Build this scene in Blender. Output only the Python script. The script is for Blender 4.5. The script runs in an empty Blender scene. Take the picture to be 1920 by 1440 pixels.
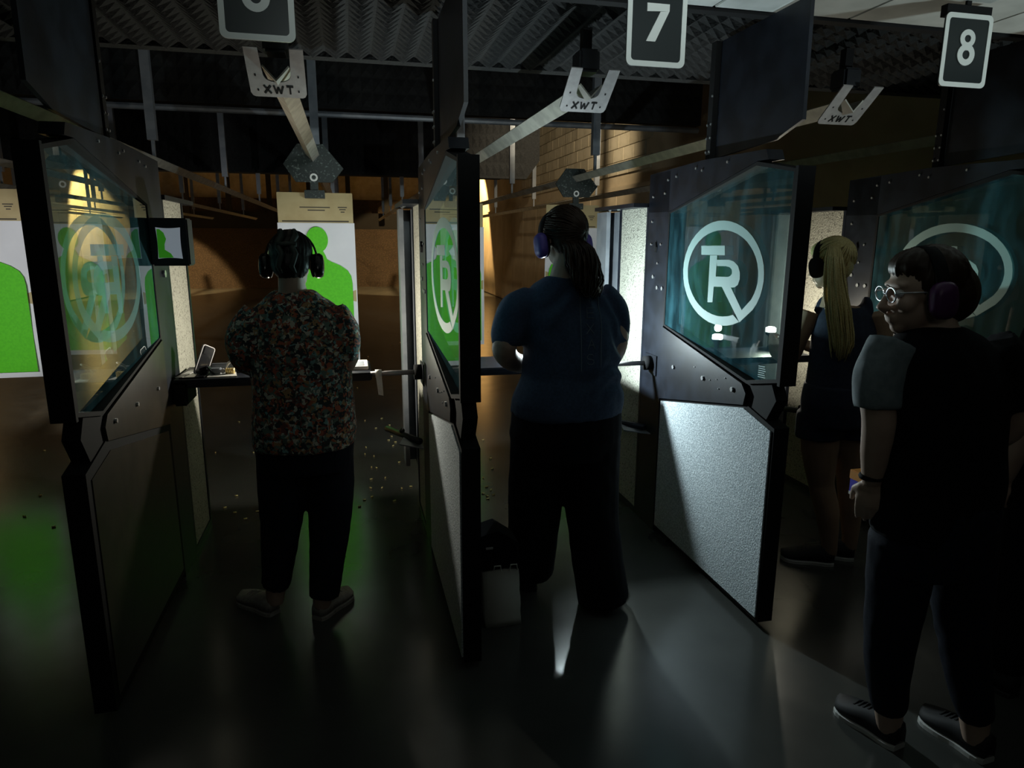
import bpy, bmesh, math, random
import numpy as np
from mathutils import Vector, Matrix, noise
from mathutils.bvhtree import BVHTree
R = math.radians
random.seed(7)
SC = bpy.context.scene
COL = SC.collection

# ------------------------------------------------------------------ camera, world, lights, exposure
FPX, CAMH = 1270.0, 1.62
PITCH = math.atan(270 / 1270.0)
YAW = math.atan(308 / math.sqrt(1270.0 ** 2 + 270.0 ** 2))
ROLL = R(0.24)
fwd = Vector((math.sin(YAW) * math.cos(PITCH), math.cos(YAW) * math.cos(PITCH), -math.sin(PITCH)))
rt0 = Vector((math.cos(YAW), -math.sin(YAW), 0)); up0 = rt0.cross(fwd)
rt = rt0 * math.cos(ROLL) + up0 * math.sin(ROLL)
up = -rt0 * math.sin(ROLL) + up0 * math.cos(ROLL)
cd = bpy.data.cameras.new('camera'); cam = bpy.data.objects.new('camera', cd); COL.objects.link(cam)
cd.sensor_width = 36; cd.lens = 36 * FPX / 1920; cd.clip_start = 0.02; cd.clip_end = 200
m = Matrix((rt, up, -fwd)).transposed().to_4x4(); m.translation = Vector((0, 0, CAMH)); cam.matrix_world = m
SC.camera = cam
SC.view_settings.view_transform = 'Standard'; SC.view_settings.look = 'None'
SC.view_settings.exposure = 0.0; SC.view_settings.gamma = 1.0; SC.view_settings.use_curve_mapping = False
SC.cycles.use_denoising = True
SC.cycles.max_bounces = 8; SC.cycles.transparent_max_bounces = 24
SC.cycles.sample_clamp_indirect = 4.0
SC.cycles.caustics_reflective = False; SC.cycles.caustics_refractive = False
w = bpy.data.worlds.new('world'); SC.world = w; w.use_nodes = True
w.node_tree.nodes['Background'].inputs[0].default_value = (0.35, 0.32, 0.4, 1)
w.node_tree.nodes['Background'].inputs[1].default_value = 0.0008

def lamp(name, kind, loc, power, color, size=0.03, target=None, angle=None, blend=0.3, size_y=None):
    d = bpy.data.lights.new(name, kind); o = bpy.data.objects.new(name, d); COL.objects.link(o)
    d.energy = power; d.color = color; o.location = loc
    if kind == 'AREA':
        d.shape = 'RECTANGLE'; d.size = size; d.size_y = size_y or size
    else:
        d.shadow_soft_size = size
    if kind == 'SPOT':
        d.spot_size = R(angle); d.spot_blend = blend
    if target is not None:
        o.rotation_euler = (Vector(target) - Vector(loc)).to_track_quat('-Z', 'Y').to_euler()
    return o
COOL = (0.80, 0.97, 1.0); WARMW = (1.0, 0.93, 0.76); AMBER = (1.0, 0.66, 0.28)
# torches used by the shooters (spill + beam on each target)
L6 = (-0.16, 3.68, 1.13); L7 = (1.14, 3.53, 1.12); L8 = (2.50, 3.66, 1.14); L4 = (-2.6, 3.5, 1.3)
lamp('torch_spill_lane_six', 'POINT', L6, 24.0, (1.0, 0.95, 0.80), 0.02)
lamp('torch_beam_lane_six', 'SPOT', (L6[0], L6[1] + .05, L6[2]), 28, (1.0, 0.99, 0.97), 0.03, (-0.24, 5.66, 1.25), 44, 0.6)
lamp('torch_spill_lane_seven', 'POINT', L7, 52, COOL, 0.02)
lamp('torch_beam_lane_seven', 'SPOT', (L7[0], L7[1] + .05, L7[2]), 30, (1.0, 0.99, 0.97), 0.03, (1.03, 6.85, 1.2), 36, 0.6)
lamp('torch_spill_lane_eight', 'POINT', L8, 14, WARMW, 0.02)
lamp('torch_beam_lane_eight', 'SPOT', (L8[0], L8[1] + .05, L8[2]), 25, (1.0, 0.97, 0.93), 0.03, (2.27, 6.85, 1.2), 40, 0.6)
lamp('torch_spill_lane_four', 'POINT', L4, 5, (1.0, 0.95, 0.85), 0.03)
lamp('torch_beam_lane_four', 'SPOT', (L4[0], L4[1] + .05, L4[2]), 95, (1.0, 1.0, 1.0), 0.03, (-2.66, 5.9, 1.25), 44, 0.6)
# downrange flood lamps over the bullet trap, at both side walls; two added fill lights half way brighten the walls
lamp('trap_flood_right', 'SPOT', (3.0, 21.2, 4.1), 1900, AMBER, 0.12, (3.6, 23.6, 0.0), 104, 0.06)
lamp('trap_flood_left', 'SPOT', (-5.9, 21.2, 4.1), 2400, AMBER, 0.12, (-7.0, 23.0, 0.4), 84, 0.10)
lamp('wall_fill_right', 'SPOT', (2.9, 8.3, 3.9), 480, (1.0, 0.84, 0.58), 0.1, (4.0, 16.5, 0.2), 70, 0.7)
lamp('wall_fill_left', 'POINT', (-5.2, 14.0, 4.2), 150, (1.0, 0.82, 0.54), 0.1)
# unseen fill lights added behind the firing line for signs, ceiling tiles and backs
st_ = lamp('sign_fill', 'AREA', (1.0, -1.2, 2.44), 2.0, (0.86, 1.0, 0.97), 2.0, (1.0, 2.3, 2.42), size_y=0.08); st_.data.spread = R(24)
lamp('tile_fill', 'SPOT', (3.5, 1.0, 1.5), 60, (0.84, 1.0, 0.97), 0.1, (2.5, 2.3, 2.55), 62, 0.8)
lamp('rear_fill', 'AREA', (-0.3, -1.3, 2.45), 1.5, (0.95, 1.0, 0.90), 0.6, (0.2, 1.5, 0.3), size_y=0.3)

# ------------------------------------------------------------------ helpers
def srgb(r, g, b):
    f = lambda c: (c / 255 / 12.92) if c / 255 <= 0.04045 else ((c / 255 + 0.055) / 1.055) ** 2.4
    return (f(r), f(g), f(b))

def mat(name, col, rough=0.6, metal=0.0, col2=None, scale=20, bump=0.0, bscale=None, spec=0.5, lo=0.4, hi=0.6, detail=4, coat=0.0):
    m = bpy.data.materials.new(name); m.use_nodes = True
    nt = m.node_tree; b = nt.nodes['Principled BSDF']
    b.inputs['Base Color'].default_value = (*col, 1); b.inputs['Roughness'].default_value = rough
    b.inputs['Metallic'].default_value = metal; b.inputs['Specular IOR Level'].default_value = spec
    b.inputs['Coat Weight'].default_value = coat
    tc = nt.nodes.new('ShaderNodeTexCoord')
    if col2 is not None:
        n = nt.nodes.new('ShaderNodeTexNoise'); n.inputs['Scale'].default_value = scale; n.inputs['Detail'].default_value = detail
        nt.links.new(tc.outputs['Object'], n.inputs['Vector'])
        r = nt.nodes.new('ShaderNodeValToRGB'); r.color_ramp.elements[0].position = lo; r.color_ramp.elements[1].position = hi
        r.color_ramp.elements[0].color = (*col, 1); r.color_ramp.elements[1].color = (*col2, 1)
        nt.links.new(n.outputs['Fac'], r.inputs[0]); nt.links.new(r.outputs[0], b.inputs['Base Color'])
    if bump:
        n2 = nt.nodes.new('ShaderNodeTexNoise'); n2.inputs['Scale'].default_value = bscale or scale; n2.inputs['Detail'].default_value = 3
        nt.links.new(tc.outputs['Object'], n2.inputs['Vector'])
        bp = nt.nodes.new('ShaderNodeBump'); bp.inputs['Strength'].default_value = bump; bp.inputs['Distance'].default_value = 0.01
        nt.links.new(n2.outputs['Fac'], bp.inputs['Height']); nt.links.new(bp.outputs[0], b.inputs['Normal'])
    return m

def emit(name, col, s):
    m = bpy.data.materials.new(name); m.use_nodes = True; b = m.node_tree.nodes['Principled BSDF']
    b.inputs['Base Color'].default_value = (*col, 1); b.inputs['Emission Color'].default_value = (*col, 1); b.inputs['Emission Strength'].default_value = s
    return m

def glass_mat(k=1.0):
    m = bpy.data.materials.new('ballistic_glass'); m.use_nodes = True; nt = m.node_tree; N = nt.nodes
    N.remove(N['Principled BSDF']); out = N['Material Output']
    tr = N.new('ShaderNodeBsdfTransparent'); tr.inputs[0].default_value = (0.80, 0.93, 0.92, 1)
    df = N.new('ShaderNodeBsdfDiffuse'); df.inputs[0].default_value = (0.20, 0.62, 0.78, 1)
    gl = N.new('ShaderNodeBsdfGlossy'); gl.inputs[0].default_value = (0.95, 1, 1, 1); gl.inputs['Roughness'].default_value = 0.0
    fr = N.new('ShaderNodeFresnel'); fr.inputs[0].default_value = 1.52
    tc = N.new('ShaderNodeTexCoord'); nz = N.new('ShaderNodeTexNoise'); nz.inputs['Scale'].default_value = 5; nz.inputs['Detail'].default_value = 6
    mp = N.new('ShaderNodeMapping'); mp.inputs['Scale'].default_value = (1, 3, 1)
    nt.links.new(tc.outputs['Object'], mp.inputs[0]); nt.links.new(mp.outputs[0], nz.inputs['Vector'])
    mr = N.new('ShaderNodeMapRange'); mr.inputs[1].default_value = 0.42; mr.inputs[2].default_value = 0.75; mr.inputs[3].default_value = 0.035; mr.inputs[4].default_value = 0.13
    nt.links.new(nz.outputs['Fac'], mr.inputs[0])
    mx = N.new('ShaderNodeMixShader'); nt.links.new(mr.outputs[0], mx.inputs[0]); nt.links.new(tr.outputs[0], mx.inputs[1]); nt.links.new(df.outputs[0], mx.inputs[2])
    mx2 = N.new('ShaderNodeMixShader'); mu = N.new('ShaderNodeMath'); mu.operation = 'MULTIPLY'; mu.inputs[1].default_value = k; nt.links.new(fr.outputs[0], mu.inputs[0]); nt.links.new(mu.outputs[0], mx2.inputs[0]); nt.links.new(mx.outputs[0], mx2.inputs[1]); nt.links.new(gl.outputs[0], mx2.inputs[2])
    nt.links.new(mx2.outputs[0], out.inputs[0])
    return m

def film_mat(name, col, alpha):
    m = bpy.data.materials.new(name); m.use_nodes = True; b = m.node_tree.nodes['Principled BSDF']
    b.inputs['Base Color'].default_value = (*col, 1); b.inputs['Roughness'].default_value = 0.6; b.inputs['Alpha'].default_value = alpha
    return m

def floral_mat():
    m = bpy.data.materials.new('floral_cloth'); m.use_nodes = True; nt = m.node_tree; b = nt.nodes['Principled BSDF']; b.inputs['Roughness'].default_value = 0.85
    tc = nt.nodes.new('ShaderNodeTexCoord')
    v = nt.nodes.new('ShaderNodeTexVoronoi'); v.inputs['Scale'].default_value = 75
    nz = nt.nodes.new('ShaderNodeTexNoise'); nz.inputs['Scale'].default_value = 40
    ad = nt.nodes.new('ShaderNodeMixRGB'); ad.blend_type = 'LINEAR_LIGHT'; ad.inputs[0].default_value = 0.03
    nt.links.new(tc.outputs['Object'], nz.inputs['Vector']); nt.links.new(tc.outputs['Object'], ad.inputs[1]); nt.links.new(nz.outputs['Color'], ad.inputs[2])
    nt.links.new(ad.outputs[0], v.inputs['Vector'])
    sp = nt.nodes.new('ShaderNodeSeparateColor'); nt.links.new(v.outputs['Color'], sp.inputs[0])
    r = nt.nodes.new('ShaderNodeValToRGB'); r.color_ramp.interpolation = 'CONSTANT'
    cols = [(0.0, (0.03, 0.04, 0.042)), (0.34, (0.16, 0.22, 0.18)), (0.50, (0.50, 0.13, 0.07)), (0.64, (0.62, 0.60, 0.50)), (0.74, (0.20, 0.07, 0.06)), (0.86, (0.45, 0.27, 0.13)), (0.94, (0.20, 0.38, 0.38))]
    e = r.color_ramp.elements
    e[0].position, e[0].color = cols[0][0], (*cols[0][1], 1); e[1].position, e[1].color = cols[1][0], (*cols[1][1], 1)
    for p, c in cols[2:]:
        x = e.new(p); x.color = (*c, 1)
    nt.links.new(sp.outputs[0], r.inputs[0]); nt.links.new(r.outputs[0], b.inputs['Base Color'])
    return m

M = {}
M['black_metal'] = mat('black_metal', (0.007, 0.0085, 0.013), 0.42, 0.0, (0.012, 0.015, 0.023), 9, spec=0.3, bump=0.06, bscale=300)
M['black_gloss'] = mat('black_gloss', (0.012, 0.012, 0.014), 0.16)
M['black_matte'] = mat('black_matte', (0.008, 0.008, 0.009), 0.8, spec=0.2)
M['brown_panel'] = mat('brown_panel', (0.020, 0.017, 0.012), 0.38, 0, (0.028, 0.023, 0.017), 14, spec=0.3)
M['carpet'] = mat('grey_acoustic_carpet', (0.42, 0.48, 0.52), 0.95, 0, (0.78, 0.84, 0.88), 120, bump=0.5, bscale=160, lo=0.38, hi=0.66)
M['cream'] = mat('cream_fibre_panel', (0.15, 0.145, 0.12), 0.95, 0, (0.44, 0.43, 0.36), 95, bump=0.9, bscale=110, lo=0.32, hi=0.47)
M['steel'] = mat('painted_grey_steel', (0.20, 0.22, 0.25), 0.45, 0.3, (0.26, 0.28, 0.31), 8)
M['rail'] = mat('rail_steel', (0.42, 0.40, 0.36), 0.45, 0.25, (0.55, 0.53, 0.47), 12)
M['plate'] = mat('brushed_plate', (0.36, 0.34, 0.34), 0.5, 0.2, (0.42, 0.40, 0.40), 30)
M['chrome'] = mat('bolt_chrome', (0.62, 0.64, 0.67), 0.28, 0.75)
M['glass'] = glass_mat(); M['glass_low'] = glass_mat(0.26)
M['film'] = film_mat('white_logo_film', (0.40, 0.60, 0.58), 0.82)
M['film_ghost'] = film_mat('teal_logo_ghost', (0.14, 0.36, 0.37), 0.62)  # dim teal paints the logo's reflected ghost
M['white'] = mat('sign_white', (0.82, 0.85, 0.83), 0.55)
M['sign_black'] = mat('sign_black', (0.012, 0.018, 0.02), 0.3)
M['paper'] = mat('target_paper', (0.80, 0.82, 0.86), 0.8, 0, (0.74, 0.76, 0.80), 3)
M['green'] = mat('target_green', (0.10, 0.62, 0.008), 0.7, 0, (0.085, 0.56, 0.006), 60)
M['card'] = mat('tan_cardboard', (0.50, 0.41, 0.22), 0.85, 0, (0.44, 0.35, 0.18), 6)
M['ink'] = mat('ink', (0.08, 0.07, 0.05), 0.8)
M['speckle'] = mat('speckled_hanger', (0.008, 0.018, 0.017), 0.5, 0, (0.16, 0.20, 0.19), 70, lo=0.58, hi=0.74)
M['foam'] = mat('black_foam', (0.008, 0.0085, 0.009), 0.95, 0, (0.013, 0.0135, 0.014), 40, bump=0.5, bscale=60)
M['tile'] = mat('ceiling_tile', (0.52, 0.54, 0.52), 0.9, 0, (0.66, 0.68, 0.66), 4)
M['blocks'] = mat('painted_block', (0.42, 0.36, 0.25), 0.9, 0, (0.50, 0.43, 0.31), 5, bump=0.3, bscale=60)
M['blocks2'] = mat('painted_block_dark', (0.33, 0.28, 0.19), 0.9, 0, (0.40, 0.34, 0.24), 5, bump=0.3, bscale=60)
M['wallboard'] = mat('tan_wall_board', (0.40, 0.32, 0.21), 0.9, 0, (0.46, 0.37, 0.25), 2.5)
M['rubber'] = mat('brown_rubber', (0.020, 0.013, 0.008), 0.95, 0, (0.055, 0.036, 0.022), 26, bump=0.9, bscale=30, lo=0.45, hi=0.8)
M['dark_wall'] = mat('dark_wall', (0.03, 0.03, 0.032), 0.9)
M['skin'] = mat('skin', (0.56, 0.40, 0.31), 0.55, 0, (0.50, 0.34, 0.26), 9)
M['skin_tan'] = mat('skin_tan', (0.46, 0.30, 0.20), 0.55, 0, (0.40, 0.26, 0.17), 9)
M['floral'] = floral_mat()
M['navy'] = mat('navy_tee', (0.034, 0.062, 0.115), 0.85, 0, (0.046, 0.08, 0.145), 90, bump=0.15, bscale=400)
M['denim'] = mat('dark_denim', (0.006, 0.008, 0.016), 0.85, 0, (0.010, 0.013, 0.024), 120, spec=0.25)
M['black_cloth'] = mat('black_cloth', (0.005, 0.0048, 0.007), 0.9, spec=0.2)
M['navy_dark'] = mat('dark_navy_cloth', (0.014, 0.020, 0.045), 0.8, 0, (0.02, 0.028, 0.06), 60)
M['lit_sleeve'] = mat('lit_grey_cloth', (0.16, 0.20, 0.22), 0.85, 0, (0.20, 0.24, 0.26), 50)  # light falling on a dark sleeve, painted as grey
M['hair_black'] = mat('black_hair', (0.010, 0.009, 0.008), 0.40)
M['hair_brown'] = mat('brown_hair', (0.030, 0.014, 0.006), 0.45, spec=0.35)
M['hair_blonde'] = mat('blonde_hair', (0.85, 0.72, 0.36), 0.45, 0, (0.66, 0.52, 0.22), 200)
M['purple'] = mat('purple_plastic', (0.16, 0.11, 0.50), 0.3)
M['plum'] = mat('plum_plastic', (0.09, 0.02, 0.10), 0.35)
M['shoe_grey'] = mat('grey_canvas', (0.34, 0.31, 0.28), 0.85, 0, (0.42, 0.39, 0.35), 60)
M['sole'] = mat('white_sole', (0.62, 0.62, 0.60), 0.7)
M['shoe_black'] = mat('black_shoe', (0.012, 0.012, 0.014), 0.7)
M['brass'] = mat('brass', (0.95, 0.74, 0.34), 0.38, 0.6)
M['bag'] = mat('white_paper_bag', (0.62, 0.62, 0.56), 0.85, 0, (0.56, 0.56, 0.50), 5)
M['eye_white'] = mat('eye_white', (0.8, 0.8, 0.78), 0.2)
M['orange_card'] = mat('orange_card', (0.75, 0.30, 0.05), 0.7)
M['blue_card'] = mat('violet_blue_card', (0.10, 0.08, 0.65), 0.5)
M['white_plastic'] = mat('white_plastic', (0.75, 0.74, 0.70), 0.4)

def floor_mat():
    m = bpy.data.materials.new('polished_concrete'); m.use_nodes = True; nt = m.node_tree; b = nt.nodes['Principled BSDF']
    tc = nt.nodes.new('ShaderNodeTexCoord')
    n = nt.nodes.new('ShaderNodeTexNoise'); n.inputs['Scale'].default_value = 1.3; n.inputs['Detail'].default_value = 8; nt.links.new(tc.outputs['Object'], n.inputs['Vector'])
    r = nt.nodes.new('ShaderNodeValToRGB'); r.color_ramp.elements[0].position = 0.3; r.color_ramp.elements[1].position = 0.72
    r.color_ramp.elements[0].color = (0.040, 0.042, 0.039, 1); r.color_ramp.elements[1].color = (0.080, 0.083, 0.077, 1)
    nt.links.new(n.outputs['Fac'], r.inputs[0]); nt.links.new(r.outputs[0], b.inputs['Base Color'])
    n2 = nt.nodes.new('ShaderNodeTexNoise'); n2.inputs['Scale'].default_value = 6; n2.inputs['Detail'].default_value = 6; nt.links.new(tc.outputs['Object'], n2.inputs['Vector'])
    mr = nt.nodes.new('ShaderNodeMapRange'); mr.inputs[3].default_value = 0.17; mr.inputs[4].default_value = 0.27; nt.links.new(n2.outputs['Fac'], mr.inputs[0]); nt.links.new(mr.outputs[0], b.inputs['Roughness'])
    b.inputs['Specular IOR Level'].default_value = 0.7
    return m
M['floor'] = floor_mat()
PANE = math.tan(R(1.6))

def wloc(o):
    v = Vector((0, 0, 0))
    while o is not None:
        v += o.location; o = o.parent
    return v

class MB:
    def __init__(s): s.v = []; s.f = []
    def add(s, vs, fs):
        o = len(s.v); s.v += [tuple(p) for p in vs]; s.f += [tuple(i + o for i in f) for f in fs]; return s
    def box(s, x0, x1, y0, y1, z0, z1):
        return s.add([(x0, y0, z0), (x1, y0, z0), (x1, y1, z0), (x0, y1, z0), (x0, y0, z1), (x1, y0, z1), (x1, y1, z1), (x0, y1, z1)],
                     [(0, 3, 2, 1), (4, 5, 6, 7), (0, 1, 5, 4), (1, 2, 6, 5), (2, 3, 7, 6), (3, 0, 4, 7)])
    def bbox(s, x0, x1, y0, y1, z0, z1, r=0.005):      # box with chamfered vertical and horizontal edges
        bm = bmesh.new(); bmesh.ops.create_cube(bm, size=1)
        for v in bm.verts: v.co = Vector(((x0 + x1) / 2 + v.co.x * (x1 - x0), (y0 + y1) / 2 + v.co.y * (y1 - y0), (z0 + z1) / 2 + v.co.z * (z1 - z0)))
        bmesh.ops.bevel(bm, geom=bm.edges[:], offset=r, segments=2, affect='EDGES')
        bm.verts.index_update(); s.add([v.co[:] for v in bm.verts], [[v.index for v in f.verts] for f in bm.faces]); bm.free(); return s
    def prism(s, poly, a0, a1, axis='x'):               # poly in the two other axes
        n = len(poly)
        def P(a, p): return {'x': (a, p[0], p[1]), 'y': (p[0], a, p[1]), 'z': (p[0], p[1], a)}[axis]
        vs = [P(a0, p) for p in poly] + [P(a1, p) for p in poly]
        area = sum(poly[i][0] * poly[(i + 1) % n][1] - poly[(i + 1) % n][0] * poly[i][1] for i in range(n))
        fs = [tuple(range(n))[::-1], tuple(range(n, 2 * n))] + [(i, (i + 1) % n, n + (i + 1) % n, n + i) for i in range(n)]
        flip = (area < 0) != (axis == 'y')
        if flip: fs = [f[::-1] for f in fs]
        return s.add(vs, fs)
    def tube(s, path, rad, n=10, flat=1.0, cap=True):
        P = [Vector(p) for p in path]
        rs = rad if isinstance(rad, (list, tuple)) else [rad] * len(P)
        t0 = (P[1] - P[0]).normalized(); ref = Vector((0, 0, 1)) if abs(t0.z) < 0.9 else Vector((1, 0, 0))
        u = t0.cross(ref).normalized(); vs = []
        for i, p in enumerate(P):
            t = (P[min(i + 1, len(P) - 1)] - P[max(i - 1, 0)]).normalized()
            u = (u - t * u.dot(t)).normalized(); v = t.cross(u)
            for k in range(n):
                a = 2 * math.pi * k / n; vs.append(p + u * (math.cos(a) * rs[i]) + v * (math.sin(a) * rs[i] * flat))
        fs = [(i * n + k, i * n + (k + 1) % n, (i + 1) * n + (k + 1) % n, (i + 1) * n + k) for i in range(len(P) - 1) for k in range(n)]
        if cap: fs += [tuple(range(n))[::-1], tuple(range((len(P) - 1) * n, len(P) * n))]
        return s.add(vs, fs)
    def rings(s, rings, n=28, e=2.3):                    # (cx,cy,cz,a,b,rot) horizontal super-ellipses
        vs = []
        for (cx, cy, cz, a, b, ro) in rings:
            for k in range(n):
                t = 2 * math.pi * k / n; c, si = math.cos(t), math.sin(t)
                x = a * math.copysign(abs(c) ** (2 / e), c); y = b * math.copysign(abs(si) ** (2 / e), si)
                vs.append((cx + x * math.cos(ro) - y * math.sin(ro), cy + x * math.sin(ro) + y * math.cos(ro), cz))
        L = len(rings); fs = [(i * n + k, i * n + (k + 1) % n, (i + 1) * n + (k + 1) % n, (i + 1) * n + k) for i in range(L - 1) for k in range(n)]
        if rings[0][2] > rings[-1][2]: fs = [f[::-1] for f in fs]; caps = [tuple(range(n)), tuple(range((L - 1) * n, L * n))[::-1]]
        else: caps = [tuple(range(n))[::-1], tuple(range((L - 1) * n, L * n))]
        return s.add(vs, fs + caps)
    def ball(s, c, r, rx=1, ry=1, rz=1, n=16, mtx=None):
        bm = bmesh.new(); bmesh.ops.create_uvsphere(bm, u_segments=n, v_segments=max(6, n * 3 // 4), radius=1)
        vs = []
        for v in bm.verts:
            p = Vector((v.co.x * r * rx, v.co.y * r * ry, v.co.z * r * rz))
            if mtx: p = mtx @ p
            vs.append(tuple(Vector(c) + p))
        bm.verts.index_update(); s.add(vs, [[v.index for v in f.verts] for f in bm.faces]); bm.free(); return s
    def mesh(s, name, mt, smooth=False, off=None):
        me = bpy.data.meshes.new(name); o = off or Vector((0, 0, 0))
        me.from_pydata([(p[0] - o.x, p[1] - o.y, p[2] - o.z) for p in s.v], [], s.f); me.materials.append(mt)
        if smooth: me.polygons.foreach_set('use_smooth', [True] * len(me.polygons))
        me.update(); return me
    def build(s, name, mt, parent=None, smooth=False):
        me = s.mesh(name, mt, smooth, wloc(parent) if parent else None)
        o = bpy.data.objects.new(name, me); COL.objects.link(o)
        if parent: o.parent = parent
        return o

def tag(o, label=None, cat=None, group=None, kind=None):
    if label: o['label'] = label
    if cat: o['category'] = cat
    if group: o['group'] = group
    if kind: o['kind'] = kind
    return o
def thing(name, label, cat, loc, group=None):
    o = bpy.data.objects.new(name, None); COL.objects.link(o); o.location = loc; o.empty_display_size = 0.05
    return tag(o, label, cat, group)
def copy_tree(o, parent=None):
    c = o.copy(); COL.objects.link(c)
    if parent: c.parent = parent
    for ch in list(o.children): copy_tree(ch, c)
    return c
def dup(root, loc, label, group=None):
    c = copy_tree(root); c.location = loc; c['label'] = label
    if group: c['group'] = group
    return c
def remesh(mb, vox, it=6, fac=0.5, disp=None):
    me = mb.mesh('tmp', M['skin']); ob = bpy.data.objects.new('tmp', me); COL.objects.link(ob)
    md = ob.modifiers.new('r', 'REMESH'); md.mode = 'VOXEL'; md.voxel_size = vox
    if it:
        sm = ob.modifiers.new('s', 'SMOOTH'); sm.iterations = it; sm.factor = fac
    dg = bpy.context.evaluated_depsgraph_get(); ev = ob.evaluated_get(dg); m2 = bpy.data.meshes.new_from_object(ev)
    bpy.data.objects.remove(ob); bpy.data.meshes.remove(me)
    if disp:
        n = len(m2.vertices); nm = [v.normal.copy() for v in m2.vertices]
        for v, nn in zip(m2.vertices, nm): v.co += nn * disp(v.co)
    return m2
def place_mesh(me, name, mt, parent, smooth=True):
    me.materials.clear(); me.materials.append(mt); me.name = name
    off = wloc(parent)
    me.transform(Matrix.Translation(-off))
    me.polygons.foreach_set('use_smooth', [smooth] * len(me.polygons)); me.update()
    o = bpy.data.objects.new(name, me); COL.objects.link(o); o.parent = parent
    return o
def struct(name, mb, mt, parent=None, smooth=False):
    o = mb.build(name, mt, parent, smooth)
    if parent is None: o['kind'] = 'structure'
    return o
def rrect(x0, x1, z0, z1, r, n=5):
    pts = []
    for (cx, cz, a0) in ((x1 - r, z1 - r, 0), (x0 + r, z1 - r, 90), (x0 + r, z0 + r, 180), (x1 - r, z0 + r, 270)):
        for i in range(n + 1):
            a = R(a0 + 90 * i / n); pts.append((cx + r * math.cos(a), cz + r * math.sin(a)))
    return pts
def strip(outer, inner, a0, a1, axis='y', mb=None):   # closed ring between two outlines of equal length
    mb = mb or MB(); n = len(outer)
    for i in range(n):
        j = (i + 1) % n; mb.prism([outer[i], outer[j], inner[j], inner[i]], a0, a1, axis)
    return mb
def bolt(parent, x, y, z, r=0.008, d=(-1, 0, 0), l=0.008):
    p = Vector((x, y, z)); q = p + Vector(d) * l
    return MB().tube([p, q], r, 6).build('bolt', M['chrome'], parent)

# ------------------------------------------------------------------ room shell
WR = 4.18; WL = -7.2; YB = 27.5
struct('floor', MB().box(WL - .3, WR + .3, -4, 30, -0.2, 0), M['floor'])
wl = struct('wall_left', MB().box(WL - .25, WL, -4, 30, 0, 4.6), M['wallboard'])
wr = struct('wall_right', MB().box(WR, WR + .25, -4, 30, 0, 4.6), M['wallboard'])
struct('wall_rear', MB().box(WL, WR, -4.2, -4, 0, 4.6), M['dark_wall'])
struct('wall_back', MB().box(WL, WR, YB, YB + .25, 0, 4.6), M['blocks2'])
# block courses of the right wall above the boards, seen through the gap over lane seven
blk_a = MB().bbox(-0.022, 0.004, 0.004, 0.396, 0.004, 0.196, 0.004).mesh('block', M['blocks'])
blk_b = blk_a.copy(); blk_b.materials.clear(); blk_b.materials.append(M['blocks2'])
for r_ in range(7):
    for c_ in range(18):
        y = 9.2 + c_ * 0.4 + (0.2 if r_ % 2 else 0); z = 2.62 + r_ * 0.2
        o = bpy.data.objects.new('block', blk_a if random.random() < 0.62 else blk_b); COL.objects.link(o); o.parent = wr; o.location = (WR + random.uniform(-.004, .003), y, z)
# wall boards (lower) with a ledge strip
pb = MB().bbox(-0.03, 0, 0.006, 1.194, 0.02, 2.36, 0.006).mesh('wall_board', M['wallboard'])
for k in range(13):
    o = bpy.data.objects.new('wall_board', pb); COL.objects.link(o); o.parent = wr; o.location = (WR, 8.0 + k * 1.2, 0)
pl_ = MB().bbox(0, .03, 0.006, 1.194, 0.02, 2.36, 0.006).mesh('wall_board', M['wallboard'])
for k in range(13):
    o = bpy.data.objects.new('wall_board', pl_); COL.objects.link(o); o.parent = wl; o.location = (WL, 8.0 + k * 1.2, 0)
struct('trim_30', MB().box(WL + .001, WL + .05, 8, 23.6, 2.38, 2.44), M['wallboard'])
struct('trim_1', MB().box(WR - .05, WR - .001, 8, 23.6, 2.38, 2.44), M['wallboard'])
# bullet trap
bt = MB(); nx, nz_ = 120, 14
for i in range(nx + 1):
    for j in range(nz_ + 1):
        x = WL + .02 + (WR - WL - .04) * i / nx; t = j / nz_
        bt.v.append((x, 24.4 + 1.5 * t + .16 * noise.noise((x * 1.3, t * 4, 0)), 1.98 * t + (.10 * noise.noise((x * .9, 3, t * 5)) if 0 < j < nz_ else 0)))
bt.f = [(i * (nz_ + 1) + j, (i + 1) * (nz_ + 1) + j, (i + 1) * (nz_ + 1) + j + 1, i * (nz_ + 1) + j + 1) for i in range(nx) for j in range(nz_)]
bt.f += [((nz_), (nx) * (nz_ + 1) + nz_, nx * (nz_ + 1), 0)]
o = bt.build('bullet_trap', M['rubber']); tag(o, 'sloping brown granular rubber bullet trap across the far end of the range', 'bullet trap')
struct('trim_2', MB().box(WL, WR, 26.0, 26.2, 1.95, 2.55), M['black_matte'])  # black band painted in for the shadow above the trap
struct('trim_3', MB().box(WL, WR, 26.6, 26.75, 2.55, 3.05), M['rubber'])
for k in range(10):   # dark uprights before the back wall
    struct('trim_%d' % (k + 4), MB().box(-8 + k * 1.33, -7.84 + k * 1.33, 25.5, 25.6, 2.3, 4.5), M['black_matte'])
struct('ceiling', MB().box(WL, WR, 3.7, 30, 4.5, 4.7), M['foam'])
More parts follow.
